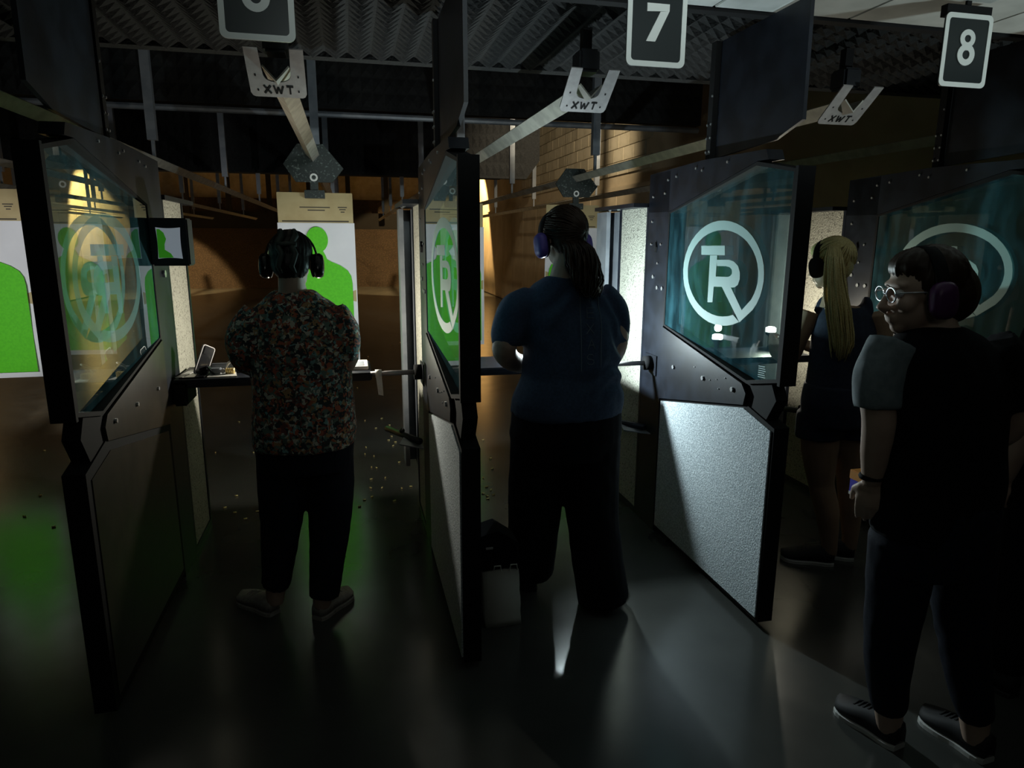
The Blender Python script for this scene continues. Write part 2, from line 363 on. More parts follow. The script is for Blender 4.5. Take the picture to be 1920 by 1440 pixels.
# ceiling baffles
def foam_baffle(name, y, x0, x1, z0, z1, chamfer, label):
    b = thing(name, label, 'baffle', (0, y, z0))
    MB().prism([(x0, z0), (x1 - chamfer, z0), (x1, z0 + chamfer * 1.3), (x1, z1), (x0, z1)], y, y + .12, 'y').build('foam_face', M['foam'], b)
    bm = MB(); n = int((x1 - x0) / .11)
    for i in range(n):
        for j in range(6):
            x = x0 + .02 + i * .11; z = z0 + .03 + j * (z1 - z0 - .05) / 6
            if x + .1 > x1 - chamfer and j < 3: continue
            h = (z1 - z0 - .05) / 6
            bm.add([(x, y, z), (x + .1, y, z), (x + .1, y, z + h * .9), (x, y, z + h * .9), (x + .05, y - .03, z + h * .45)], [(0, 1, 4), (1, 2, 4), (2, 3, 4), (3, 0, 4)])
    o = bm.build('foam_pyramids', M['foam'], b); o['kind'] = 'stuff'
    return b
b1 = foam_baffle('ceiling_baffle', 7.2, WL, WR - .35, 2.86, 3.75, .0, 'black foam ceiling baffle with grey pipe along its lower edge')
MB().tube([(WL, 7.16, 2.80), (WR - .4, 7.16, 2.80)], 0.03, 8).build('edge_pipe', M['steel'], b1)
foam_baffle('ceiling_baffle', 11.0, WL, 3.05, 2.58, 3.9, .22, 'second black ceiling baffle further downrange with a cut-off right corner')
foam_baffle('ceiling_baffle', 15.5, WL, 3.6, 2.95, 4.2, .22, 'third ceiling baffle, farthest down the range before the trap lights')
# booth ceiling: tiles near the camera, egg-crate foam over the booths
ct = struct('ceiling_booth', MB().box(WL, WR, -4, 2.60, 2.507, 2.7), M['black_matte'])
tile = MB().bbox(0.004, 0.596, 0.004, 1.196, -0.012, 0.004, 0.003).mesh('ceiling_tile', M['tile'])
for i in range(10):
    for j in range(3):
        o = bpy.data.objects.new('ceiling_tile', tile); COL.objects.link(o); o.parent = ct; o.location = (-1.0 + i * .6 + (0.0), 2.59 - (j + 1) * 1.2, 2.508)
fo = struct('ceiling_foam', MB().box(WL, WR, 2.62, 3.75, 2.525, 2.75), M['foam'])
eg = MB()
for i in range(58):
    for j in range(16):
        x = -2.6 + i * .11; y = 2.64 + j * .069
        eg.add([(x, y, 2.525), (x + .1, y, 2.525), (x + .1, y + .062, 2.525), (x, y + .062, 2.525), (x + .05, y + .031, 2.49)], [(1, 0, 4), (2, 1, 4), (3, 2, 4), (0, 3, 4)])
o = eg.build('egg_crate_foam', M['foam'], fo); o['kind'] = 'stuff'
struct('trim_20', MB().box(WL, WR, 2.592, 2.64, 2.485, 2.56), M['black_matte'])
struct('trim_21', MB().box(WL, WR, 3.72, 3.80, 2.5, 4.6), M['foam'])

# ------------------------------------------------------------------ booth dividers (local x: 0 = left face .. 0.073 = right face)
TH = 0.073
RINGO = [(2.648, 1.273), (2.691, 1.257), (2.738, 1.246), (2.787, 1.24), (2.839, 1.24), (2.89, 1.245), (2.941, 1.257), (2.99, 1.274), (3.034, 1.298), (3.073, 1.326), (3.105, 1.359), (3.13, 1.396), (3.145, 1.434), (3.152, 1.474), (3.149, 1.514), (3.136, 1.553), (3.115, 1.589), (3.085, 1.622), (3.049, 1.65), (3.008, 1.673), (2.962, 1.691), (2.914, 1.703), (2.864, 1.709), (2.814, 1.709), (2.765, 1.704), (2.718, 1.694), (2.674, 1.68), (2.633, 1.661), (2.598, 1.639), (2.567, 1.613), (2.541, 1.585), (2.521, 1.555), (2.507, 1.524), (2.5, 1.491), (2.498, 1.458), (2.504, 1.426), (2.515, 1.394), (2.533, 1.363), (2.557, 1.335), (2.645, 1.272)]
RINGI = [(2.697, 1.299), (2.736, 1.289), (2.777, 1.283), (2.819, 1.281), (2.863, 1.284), (2.905, 1.291), (2.947, 1.302), (2.985, 1.318), (3.02, 1.338), (3.05, 1.362), (3.075, 1.389), (3.093, 1.418), (3.103, 1.448), (3.107, 1.48), (3.103, 1.511), (3.091, 1.541), (3.073, 1.569), (3.048, 1.595), (3.018, 1.617), (2.983, 1.636), (2.945, 1.65), (2.905, 1.66), (2.863, 1.666), (2.821, 1.668), (2.78, 1.665), (2.739, 1.658), (2.701, 1.648), (2.666, 1.634), (2.634, 1.618), (2.607, 1.598), (2.583, 1.577), (2.564, 1.554), (2.55, 1.529), (2.541, 1.503), (2.537, 1.477), (2.538, 1.451), (2.545, 1.425), (2.557, 1.4), (2.574, 1.376), (2.635, 1.326)]
LT = [(2.995, 1.597), (2.798, 1.599), (2.792, 1.557), (2.854, 1.555), (2.855, 1.459), (2.866, 1.412), (2.868, 1.34), (2.911, 1.336), (2.914, 1.554), (2.99, 1.555)]
LR_O = [(2.857, 1.535), (2.759, 1.538), (2.72, 1.532), (2.685, 1.513), (2.668, 1.485), (2.666, 1.457), (2.677, 1.432), (2.70, 1.42), (2.727, 1.417)]
LR_I = [(2.85, 1.507), (2.779, 1.509), (2.75, 1.506), (2.733, 1.498), (2.728, 1.488), (2.728, 1.478), (2.739, 1.468), (2.755, 1.463), (2.772, 1.462)]
def logo(x, mt, parent, name, PANE):
    mb = MB()
    def flat(poly):                     # one-sided strip cell
        mb.add([(x + (3.33 - p[0]) * PANE, p[0], p[1]) for p in poly], [tuple(range(len(poly)))])
    for i in range(len(RINGO) - 1): flat([RINGO[i], RINGO[i + 1], RINGI[i + 1], RINGI[i]])
    flat([LT[0], LT[1], LT[2], LT[9]]); flat([LT[8], LT[3], LT[4], LT[5], LT[6], LT[7]])
    for i in range(len(LR_O) - 1): flat([LR_O[i], LR_O[i + 1], LR_I[i + 1], LR_I[i]])
    flat([(2.866, 1.412), (2.855, 1.459), (2.772, 1.462), (2.727, 1.417), (2.80, 1.416)])
    flat([(2.80, 1.416), (2.727, 1.417), (2.635, 1.326), (2.645, 1.272)])
    return mb.build(name, mt, parent)
GL = [(3.33, 1.176), (2.51, 1.026), (2.30, 1.073), (2.30, 1.884), (2.556, 1.934), (3.33, 1.764)]
LOW = [(2.30, .03), (3.33, .03), (3.33, .774), (2.51, .937), (2.30, .885)]
def inset(poly, d):
    c = (sum(p[0] for p in poly) / len(poly), sum(p[1] for p in poly) / len(poly))
    return [(p[0] + (c[0] - p[0]) * d / max(1e-6, math.hypot(c[0] - p[0], c[1] - p[1])), p[1] + (c[1] - p[1]) * d / max(1e-6, math.hypot(c[0] - p[0], c[1] - p[1]))) for p in poly]
DIVX = {'45': -2.18, '56': -0.918, '67': 0.357, '78': 1.62, '89': 2.885}
def make_divider(PA, xa, PB, xb):
    d = thing('booth_divider', 'x', 'booth divider', (0, 2.3, 0), 'booth dividers along the firing line')
    MB().prism(LOW, 0.004, TH, 'x').build('panel_frame', M['black_matte'], d)
    MB().prism(inset(LOW, .022), -0.002, 0.006, 'x').build('acoustic_panel', M['carpet'], d)
    MB().prism(inset(LOW, .05), TH - .002, TH + .003, 'x').build('kick_panel', M['brown_panel'], d)
    for y in (2.45, 3.2): MB().box(.02, .05, y, y + .06, 0, .035).build('foot', M['black_matte'], d)
    MB().prism([(2.53, 1.035), (2.36, 1.066), (2.315, .995), (2.37, .905), (2.51, .93)], 0.012, TH - .006, 'x').build('hinge_block', M['black_matte'], d)
    a = MB().prism([(3.33, 1.17), (2.54, 1.022), (2.505, .985), (2.517, .933), (3.33, .776)], -0.006, 0.004, 'x').build('arm_plate', M['black_metal'], d)
    for (y, z) in ((3.169, .979), (2.864, .981), (2.605, .982)): bolt(a, -.006, y, z, .011, l=.008)
    for (y, z) in ((2.95, 1.02), (2.74, 1.0), (2.72, .96), (2.80, .985), (2.67, 1.02)): bolt(a, -.006, y, z, .003, l=.004)
    a2 = MB().prism([(3.33, 1.17), (2.54, 1.022), (2.505, .985), (2.517, .933), (3.33, .776)], TH - .004, TH + .005, 'x').build('arm_plate', M['brown_panel'], d)
    for (y, z) in ((3.169, .979), (2.864, .981), (2.605, .982)): bolt(a2, TH + .005, y, z, .009, (1, 0, 0))
    # glazed upper wing
    rim = strip(GL, inset(GL, .016), 0.0, TH, 'x'); rim.build('glass_frame', M['black_matte'], d)
    MB().box(0, TH, 2.285, 2.302, 1.06, 1.893).build('edge_plate', M['black_matte'], d)
    gi = inset(GL, .012)
    for x0, PANE in ((xa, PA), (xb, PB)):
        MB().add([(x0 + (3.33 - p[0]) * PANE, p[0], p[1]) for p in gi], [tuple(range(6))]).build('glass_pane', M['glass'] if PA > 0 else M['glass_low'], d)
    logo(xa - .0015, M['film'], d, 'logo_and_ghost', PA); logo(xb - .0015, M['film_ghost'], d, 'logo_and_ghost', PB)  # second decal stands in for the logo's reflection between the panes
    t = MB()
    for k in range(6): t.add([(.0025, 2.487 - k * .0, 1.105 - k * .009), (.0025, 2.445 - (k % 3) * .004, 1.107 - k * .009), (.0025, 2.445 - (k % 3) * .004, 1.111 - k * .009), (.0025, 2.485, 1.109 - k * .009)], [(0, 1, 2, 3)])
    t.v = [(xa - .0015 + (3.33 - p[1]) * PA, p[1], p[2]) for p in t.v]; t.build('etched_mark', M['film'], d)
    # upright, head plate
    p = MB().box(0, TH, 3.33, 3.575, 0, 1.97).build('post', M['black_metal'], d)
    for (y, z) in ((3.478, 1.426), (3.43, 1.50), (3.40, 1.60), (3.52, 1.60), (3.52, 1.72), (3.42, 1.37), (3.36, 1.37), (3.52, 1.85), (3.38, 1.86)): bolt(p, 0, y, z, .006 if z > 1.43 else .011, l=.006)
    MB().tube([(-.0015, 3.46, 1.61), (-.0015, 3.452, 1.585), (-.0015, 3.46, 1.56)], .009, 6).build('slot', M['black_matte'], p)
    bolt(p, TH, 3.47, 1.46, .018, (1, 0, 0), .012)
    h = MB().prism([(3.575, 1.77), (3.575, 1.97), (3.0, 1.987), (2.50, 1.975), (2.48, 1.935), (2.556, 1.936), (3.33, 1.766)], 0.0, TH, 'x').build('head_plate', M['black_metal'], d)
    for (y, z) in ((3.06, 1.955), (3.26, 1.935), (2.78, 1.955), (3.35, 1.925), (3.0, 1.94)):
        bolt(h, 0, y, z, .006, l=.006); bolt(h, TH, y, z, .006, (1, 0, 0), .006)
    # sound panel and steel channel behind the post
    MB().box(.006, TH - .006, 3.585, 3.985, .035, 1.80).build('sound_panel', M['cream'], d)
    s = MB().box(0, TH, 3.578, 3.60, 0, 1.80).box(0, TH, 3.97, 3.995, 0, 1.80).box(0, TH, 3.578, 3.995, 0, .035); s.build('panel_channel', M['black_metal'], d)
    c = MB().box(-.07, 0, 4.16, 4.20, .25, 1.79).box(-.07, -.045, 4.03, 4.2, .25, 1.79).box(0, .02, 4.0, 4.2, .25, 1.79); c.build('steel_channel', M['steel'], d)
    k = MB().box(-.08, TH + .01, 3.60, 4.22, 1.80, 1.822).build('cap_plate', M['black_metal'], d)
    bolt(k, -.05, 3.9, 1.80, .008, (0, -1, 0), .02); bolt(k, -.05, 4.05, 1.80, .008, (0, -1, 0), .02)
    # overhead panel and its hanger
    MB().prism([(2.95, 1.99), (2.95, 2.485), (2.34, 2.485), (2.33, 2.06), (2.494, 2.01)], .03, .045, 'x').build('overhead_panel', M['black_metal'], d)
    r = MB().box(.012, .05, 2.965, 3.005, 1.97, 2.49).build('hanger_bar', M['black_matte'], d)
    for (y, z) in ((3.0, 2.139), (2.968, 2.139), (3.0, 2.08), (2.968, 2.08), (3.0, 2.02), (2.968, 2.02), (2.97, 2.26)): bolt(r, .012, y, z, .005, l=.005); bolt(r, .05, y, z, .005, (1, 0, 0), .005)
    return d
div0 = make_divider(math.tan(R(2.3)), .002, 0.0, .067); div1 = make_divider(0.0, .005, -math.tan(R(2.2)), .071)
DIVLAB = {'45': 'glazed booth divider past the left edge of the photo, beside the bright green target',
          '56': 'glazed booth divider left of the woman in the floral blouse, mirroring the phone',
          '67': 'glazed booth divider between the floral blouse and the navy tee shooters',
          '78': 'booth divider right of the navy tee shooter with the brightly lit logo glass',
          '89': 'dark booth divider right of the blonde shooter, behind the bystander',
          }
DIV = {}
for i, (k, x) in enumerate(DIVX.items()):
    DIV[k] = dup(div1 if k in ('45', '56') else div0, (x, 2.3, 0), DIVLAB[k])
for o in [div0, div1] + list(div0.children_recursive) + list(div1.children_recursive): bpy.data.objects.remove(o)

# ------------------------------------------------------------------ lane number signs
def seg_poly(mb, poly, y0, y1): mb.prism(poly, y0, y1, 'y')
def ellring(cx, cz, ax, az, bx, bz, n=28):
    return ([(cx + ax * math.cos(2 * math.pi * i / n), cz + az * math.sin(2 * math.pi * i / n)) for i in range(n)], [(cx + bx * math.cos(2 * math.pi * i / n), cz + bz * math.sin(2 * math.pi * i / n)) for i in range(n)])
def make_sign(num, cx, label):
    Y = 2.28; z0 = 2.193; W, H = .212, .255
    s = thing('lane_sign', label, 'sign', (cx, Y, z0), 'lane number signs')
    MB().prism(rrect(cx - W / 2, cx + W / 2, z0, z0 + H, .02), Y, Y + .006, 'y').build('board', M['sign_black'], s)
    strip(rrect(cx - W / 2, cx + W / 2, z0, z0 + H, .02), rrect(cx - W / 2 + .017, cx + W / 2 - .017, z0 + .017, z0 + H - .017, .012), Y - .002, Y + .0005, 'y').build('border', M['white'], s)
    d = MB(); c = z0 + H * .5 + .012; y0, y1 = Y - .003, Y + .0005
    if num == 7:
        d.prism([(cx - .038, c + .055), (cx + .042, c + .055), (cx + .042, c + .034), (cx - .038, c + .029)], y0, y1, 'y')
        d.prism([(cx + .042, c + .034), (cx - .005, c - .062), (cx - .038, c - .062), (cx + .010, c + .031)], y0, y1, 'y')
    elif num == 8:
        strip(*ellring(cx, c + .030, .034, .032, .014, .013), y0, y1, 'y', d); strip(*ellring(cx, c - .026, .039, .038, .016, .016), y0 - .0006, y1, 'y', d)
    else:
        strip(*ellring(cx, c - .022, .040, .042, .017, .019), y0, y1, 'y', d)
        d.prism([(cx - .040, c - .022), (cx - .036, c + .02), (cx + .004, c + .064), (cx + .034, c + .064), (cx - .006, c + .018), (cx - .015, c - .01)], y0, y1, 'y')
    d.build('numeral', M['white'], s)
    hb = MB().box(cx - .10, cx + .10, Y + .004, Y + .035, z0 + H - .01, z0 + H + .03).box(cx - .01, cx + .01, Y + .01, Y + .02, z0 + H + .02, 2.498); hb.build('hanger', M['black_matte'], s)
    return s
make_sign(6, -.232, 'number 6 sign cut off by the top edge of the photo')
make_sign(7, 1.032, 'number 7 sign hanging above the navy tee shooter')
make_sign(8, 2.284, 'number 8 sign hanging at upper right below the ceiling tiles')

# ------------------------------------------------------------------ target rails
def make_rail():
    x = 0; r = thing('target_rail', 'x', 'rail', (0, 2.86, 2.2), 'overhead target rails')
    v = MB()
    for sgn in (-1, 1):
        v.add([(0, 2.86, 2.2), (sgn * .05, 2.86, 2.252), (sgn * .046, 2.86, 2.257), (0, 2.86, 2.208), (0, 23, 2.2), (sgn * .05, 23, 2.252), (sgn * .046, 23, 2.257), (0, 23, 2.208)],
              [(0, 1, 5, 4), (1, 2, 6, 5), (2, 3, 7, 6), (3, 2, 1, 0), (4, 5, 6, 7)])
    v.build('angle_bar', M['rail'], r)
    for y in (6.3, 9.7, 13.2, 16.8, 20.4):
        top = 4.5
        MB().box(-.012, .012, y - .012, y + .012, 2.21, 2.42).box(-.035, .035, y - .03, y + .03, 2.40, top).build('hanger', M['steel'], r)
    # end plate, tilted, with a round-bottomed slot and cut letters
    def pl(u, t, d): return (u, 2.81 + .17 * t - d * .62, 2.306 - .136 * t - d * .78)      # u across, t 0 top..1 bottom, d towards viewer/below
    e = thing('rail_end', 'x', 'x', (0, 0, 0)) if False else None
    def plate(mb, poly, d0, d1):
        n = len(poly); vs = [pl(p[0], p[1], d0) for p in poly] + [pl(p[0], p[1], d1) for p in poly]
        fs = [tuple(range(n)), tuple(range(n, 2 * n))[::-1]] + [(i, n + i, n + (i + 1) % n, (i + 1) % n) for i in range(n)]
        mb.add(vs, fs)
    P = MB()
    plate(P, [(-.105, 0), (-.056, 0), (-.052, .42), (-.105, .42)], 0, .006); plate(P, [(.056, 0), (.105, 0), (.105, .42), (.052, .42)], 0, .006)
    N_ = 14
    for i in range(N_):
        a0, a1 = math.pi * i / N_, math.pi * (i + 1) / N_
        q0 = (-.052 * math.cos(a0), .42 + .26 * math.sin(a0) ** .5); q1 = (-.052 * math.cos(a1), .42 + .26 * math.sin(a1) ** .5)
        plate(P, [q0, q1, (q1[0], 1.0), (q0[0], 1.0)], 0, .006)
    for sg in (-1, 1):
        c = [(sg * .105, .42), (sg * .052, .42), (sg * .052, 1.0), (sg * .088, 1.0), (sg * .098, .975), (sg * .104, .91)]
        plate(P, c if sg > 0 else c[::-1], 0, .006)
    pe = P.build('end_plate', M['plate'], r)
    def bar(u0, t0, u1, t1, w=.0035):
        dx, dt = u1 - u0, (t1 - t0) * .2; L = math.hypot(dx, dt); nx_, nt_ = -dt / L * w, dx / L * w / .2
        lt = MB(); BARS.append(lt); plate(lt, [(u0 + nx_, t0 + nt_), (u1 + nx_, t1 + nt_), (u1 - nx_, t1 - nt_), (u0 - nx_, t0 - nt_)], .0055, .0075)
    BARS = []; a, b = .76, .92
    bar(-.052, a, -.028, b); bar(-.028, a, -.052, b)
    bar(-.016, a, -.008, b); bar(-.008, b, 0, a + .03); bar(0, a + .03, .008, b); bar(.008, b, .018, a)
    bar(.03, a, .056, a); bar(.043, a, .043, b)
    for (u, t) in ((-.078, .55), (.078, .55), (-.075, .86), (.075, .86)): bar(u - .003, t, u + .003, t, .003)
    for nm, ids in (('letter_x', (0, 1)), ('letter_w', (2, 3, 4, 5)), ('letter_t', (6, 7)), ('screw_hole', (8,)), ('screw_hole', (9,)), ('screw_hole', (10,)), ('screw_hole', (11,))):
        lm = MB()
        for q in ids: lm.add(BARS[q].v, BARS[q].f)
        lm.build(nm, M['black_matte'], pe)
    MB().bbox(-.045, .045, 2.88, 2.99, 2.31, 2.40, .01).build('end_block', M['black_metal'], r)
    MB().box(-.02, .02, 2.92, 2.96, 2.39, 2.49).build('drop_bar', M['black_matte'], r)
    return r
rail0 = make_rail()
LANEX = {3: -4.04, 4: -2.773, 5: -1.508, 6: -.238, 7: 1.012, 8: 2.287, 9: 3.552, 2: -5.30, 1: -6.57}
RLAB = {3: 'overhead rail farthest left, its end lowest behind the black screen box', 4: 'overhead rail behind the black screen box, second from left',
        5: 'long overhead rail running down from the left booth divider', 6: 'overhead rail with brown lit end plate above the floral blouse shooter',
        7: 'overhead rail with grey lettered end plate below sign 7', 8: 'overhead rail whose lit end shows below and left of sign 8',
        9: 'overhead rail over the lane beyond the blonde shooter', 2: 'overhead rail two lanes from the left wall', 1: 'overhead rail nearest the left wall'}
for n, x in LANEX.items(): dup(rail0, (x, 2.86, 2.2), RLAB[n])
for o in [rail0] + list(rail0.children_recursive): bpy.data.objects.remove(o)

# ------------------------------------------------------------------ targets on carriers
def silhouette():
    L = [(0, 1.0)]
    pts = []
    for a in range(90, -61, -10): pts.append((.083 * math.cos(R(a)), 1.615 + .10 * math.sin(R(a))))      # head (z, relative 0 = floor)
    pts += [(.060, 1.49), (.068, 1.465), (.10, 1.445), (.17, 1.415), (.225, 1.375), (.25, 1.33), (.258, 1.27), (.258, .60)]
    return pts + [(-p[0], p[1]) for p in pts[::-1]]
SIL = silhouette()
def make_target():
    c = thing('target_carrier', 'x', 'target carrier', (0, 0, 2.2), 'target carriers on the rails')
    MB().prism([(-.22, 2.18), (-.11, 2.33), (.08, 2.33), (.225, 2.155), (.14, 2.05), (-.135, 2.05)], -.02, .0, 'y').build('carrier_plate', M['speckle'], c)
    strip(*ellring(0.0, 2.085, .03, .03, .017, .017, 14), -.025, -.019, 'y').build('hook_ring', M['white'], c)
    MB().box(-.03, .03, -.015, .01, 1.98, 2.06).box(-.075, .075, -.03, .02, 1.93, 1.99).build('clamp', M['speckle'], c)
    t = thing('silhouette_target', 'x', 'target', (0, 0, .55), 'green silhouette targets')
    MB().prism(rrect(-.285, .285, .75, 1.975, .006), .03, .036, 'y').build('backing_board', M['card'], t)
    sh = MB(); n = 12
    for i in range(n + 1):
        for j in range(2):
            z = .555 + 1.19 * i / n; sh.v.append((-.292 + .584 * j, .024 + .008 * math.sin(i * 1.1 + j) * (.3 if i > 8 else 1), z))
    sh.f = [(2 * i, 2 * i + 1, 2 * i + 3, 2 * i + 2) for i in range(n)]
    sh.build('paper_sheet', M['paper'], t)
    MB().prism(SIL, .006, .0075, 'y').build('silhouette', M['green'], t)
    k = MB()
    for (x0, x1, z) in ((-.12, .11, 1.86), (-.06, .07, 1.838), (.17, .24, 1.862), (.18, .23, 1.845), (.19, .22, 1.826)): k.box(x0, x1, .027, .0305, z, z + .008)
    k.box(-.255, .25, .024, .0305, 1.752, 1.762); k.build('print', M['ink'], t)
    return c, t
car0, tgt0 = make_target()
TG = {4: (-2.66, 5.9, 'green silhouette target at the left edge of the photo'), 6: (-.24, 5.66, 'green silhouette target in front of the floral blouse shooter'),
      7: (1.04, 6.85, 'green silhouette target seen through the middle divider glass'), 8: (2.27, 6.85, 'silhouette target hidden behind the navy tee shooter\'s head')}
CL = {4: 'speckled carrier plate above the target at the left edge', 6: 'speckled black carrier plate above the floral blouse shooter\'s target', 7: 'speckled carrier plate seen through the middle divider glass',
      8: 'speckled carrier plate above the navy tee shooter\'s head'}
for n, (x, y, lb) in TG.items():
    dup(tgt0, (x, y, .55), lb); dup(car0, (LANEX[n], y, 2.2), CL[n])
for o in [car0, tgt0] + list(car0.children_recursive) + list(tgt0.children_recursive): bpy.data.objects.remove(o)

# ------------------------------------------------------------------ shelves between the dividers (local x measured from the left divider's right face)
def make_shelf():
    s = thing('shooting_shelf', 'x', 'shelf', (0, 3.42, .93), 'shooting shelves')
    MB().bbox(.005, .93, 3.41, 3.77, .925, .965, .006).build('worktop', M['black_metal'], s)
    MB().bbox(.003, .07, 3.40, 3.60, .84, .955, .01).build('mount', M['black_matte'], s)
    tb = MB().tube([(.90, 3.45, .952), (1.16, 3.45, .952)], .013, 12).build('tube', M['plate'], s, True)
    MB().tube([(1.145, 3.45, .952), (1.185, 3.45, .952)], .040, 16).build('end_cap', M['black_matte'], s, True)
    MB().box(1.183, 1.19, 3.38, 3.52, .89, 1.0).build('wall_plate', M['black_metal'], s)
    a = MB().tube([(1.02, 3.95, .52), (1.165, 3.45, .58)], .018, 8).build('support_arm', M['black_metal'], s, True)
    MB().ball((1.09, 3.69, .575), .016).build('knob', M['black_gloss'], a, True)
    MB().prism([(1.06, 3.5), (1.18, 3.40), (1.18, 3.60), (1.09, 3.62)], .55, .556, 'z').build('stay_plate', M['steel'], s)
    return s
sh0 = make_shelf()
SHX = {6: -.845, 7: .43, 8: 1.693}
for n, lb in ((6, 'black shelf in front of the floral blouse shooter holding a phone'), (7, 'black shelf in front of the navy tee shooter'), (8, 'black shelf in front of the blonde shooter')):
    dup(sh0, (SHX[n], 3.42, .93), lb)
for o in [sh0] + list(sh0.children_recursive): bpy.data.objects.remove(o)
ZS = .965
# torches
def torch(loc, label, lit, col):
    x, y, z = loc
    t = thing('flashlight', label, 'flashlight', (x, y, .965), 'lit flashlights standing on the shelves')
    MB().tube([(x, y, .965), (x, y, z - .055), (x, y, z - .045), (x, y, z - .03)], [.014, .014, .030, .032], 14).build('barrel', M['black_gloss'], t, True)
    MB().tube([(x, y, z - .03), (x, y, z - .006), (x, y, z)], [.030, .030, .018], 14).build('lens', emit('lens_light', col, lit), t, True)
    return t
torch((L6[0], L6[1], L6[2] - .035), 'lit flashlight hidden in front of the floral blouse shooter', 30, (1, .96, .85))
torch((L7[0], L7[1], L7[2] - .035), 'brightest flashlight, in front of the navy tee shooter, mirrored in the logo glass', 90, (.8, .97, 1))
torch((L8[0], L8[1], L8[2] - .035), 'lit flashlight in front of the blonde shooter', 20, (1, .95, .8))

# things on the shelf of lane six
def rot_about(objs, piv, ax, ang):
    mt = Matrix.Translation(piv) @ Matrix.Rotation(ang, 4, ax) @ Matrix.Translation(-Vector(piv))
    return mt
ph = thing('phone', 'silver-edged phone standing on a kickstand on the left shelf', 'phone', (-.725, 3.50, ZS))
def ph_build(mb, name, mt_, parent):
    A = Matrix.Translation((-.735, 3.50, ZS + .003)) @ Matrix.Rotation(R(48), 4, 'Z') @ Matrix.Rotation(R(27), 4, 'Y') 
    mb.v = [tuple(A @ Vector(p)) for p in mb.v]; return mb.build(name, mt_, parent)
pr = rrect(-.036, .036, 0, .152, .012)
ph_build(strip(pr, rrect(-.032, .032, .004, .148, .010), -.005, .005, 'y'), 'edge_frame', M['plate'], ph)
ph_build(MB().prism(rrect(-.033, .033, .003, .149, .010), -.004, .004, 'y'), 'body', M['black_gloss'], ph)
ph_build(MB().bbox(-.026, -.004, -.0065, -.003, .105, .143, .002), 'camera_bump', M['black_gloss'], ph)
MB().prism([(-.70, ZS + .045), (-.692, ZS + .045), (-.658, ZS), (-.668, ZS)], 3.49, 3.53, 'y').build('kickstand', M['black_metal'], ph)
o = MB().bbox(-.815, -.70, 3.435, 3.62, ZS, ZS + .008, .003).build('pouch', M['black_gloss']); tag(o, 'thin black pouch lying flat left of the standing phone', 'pouch')
o = MB().prism([(-.832, 3.44), (-.797, 3.44), (-.765, 3.63), (-.80, 3.63)], ZS + .008, ZS + .0095, 'z').build('note_card', M['white_plastic']); tag(o, 'pale card lying on the black pouch beside the divider', 'card')
tr = thing('ammunition_tray', 'white ammunition tray with brass rounds right of the phone', 'tray', (-.60, 3.52, ZS))
MB().prism([(-.690, 3.44), (-.555, 3.44), (-.58, 3.58), (-.690, 3.58)], ZS, ZS + .006, 'z').build('base', M['white_plastic'], tr)
MB().bbox(-.688, -.640, 3.50, 3.55, ZS + .006, ZS + .032, .003).build('tray_box', M['steel'], tr)
cr = MB().tube([(-.628, 3.50, ZS + .02), (-.628, 3.515, ZS + .02)], .011, 12).build('cap_ring', M['plate'], tr)
for i in range(5):
    for j in range(3):
        MB().tube([(-.612 + i * .0085, 3.495 + j * .011, ZS + .006), (-.612 + i * .0085, 3.495 + j * .011, ZS + .027), (-.612 + i * .0085, 3.495 + j * .011, ZS + .033)], [.0038, .0038, .002], 8).build('cartridge', M['brass'], tr, True)
MB().tube([(-.616, 3.53, ZS + .03), (-.604, 3.53, ZS + .055), (-.584, 3.53, ZS + .067), (-.569, 3.53, ZS + .072)], [.003, .006, .007, .004], 8).build('flap', M['white_plastic'], tr, True)
pg = thing('pistol', 'small dark pistol lying behind the ammunition tray', 'pistol', (-.62, 3.60, ZS))
MB().bbox(-.70, -.53, 3.605, 3.63, ZS + .012, ZS + .04, .004).build('slide', M['steel'], pg)
MB().prism([(-.57, 3.55), (-.535, 3.55), (-.53, 3.61), (-.565, 3.61)], ZS, ZS + .026, 'z').build('grip', M['black_matte'], pg)
bx = thing('paper_box', 'small white box at the right end of the left shelf', 'box', (.02, 3.6, ZS))
MB().bbox(-.04, .072, 3.50, 3.70, ZS, ZS + .018, .003).build('carton', M['white_plastic'], bx); MB().box(-.02, .05, 3.52, 3.66, ZS + .018, ZS + .0195).build('printed_lid', M['steel'], bx)
st = thing('tape_roll', 'strip of white tape hanging from the tube right of the left shelf', 'tape', (.117, 3.45, .95))
MB().tube([(.103, 3.45, .952), (.135, 3.45, .952)], .021, 16).build('loop', M['white_plastic'], st, True)
tl = MB()
for i in range(6):
    z = .94 - i * .019; tl.v += [(.105 + .002 * i, 3.433 - .003 * math.sin(i), z), (.135 + .001 * i, 3.433 + .004 * math.sin(i * 1.3), z - (.006 if i == 5 else 0))]
tl.f = [(2 * i, 2 * i + 1, 2 * i + 3, 2 * i + 2) for i in range(5)]; tl.build('tail', M['white_plastic'], st)
# things on lane seven shelf
pg2 = thing('pistol', 'pistol in front of the navy tee shooter, mirrored in the logo glass', 'pistol', (1.17, 3.42, ZS))
MB().bbox(1.085, 1.105, 3.38, 3.56, ZS + .085, ZS + .115, .004).build('slide', M['plate'], pg2); MB().prism([(3.39, ZS + .0), (3.425, ZS + .0), (3.44, ZS + .086), (3.395, ZS + .086)], 1.085, 1.105, 'x').build('grip', M['black_matte'], pg2)
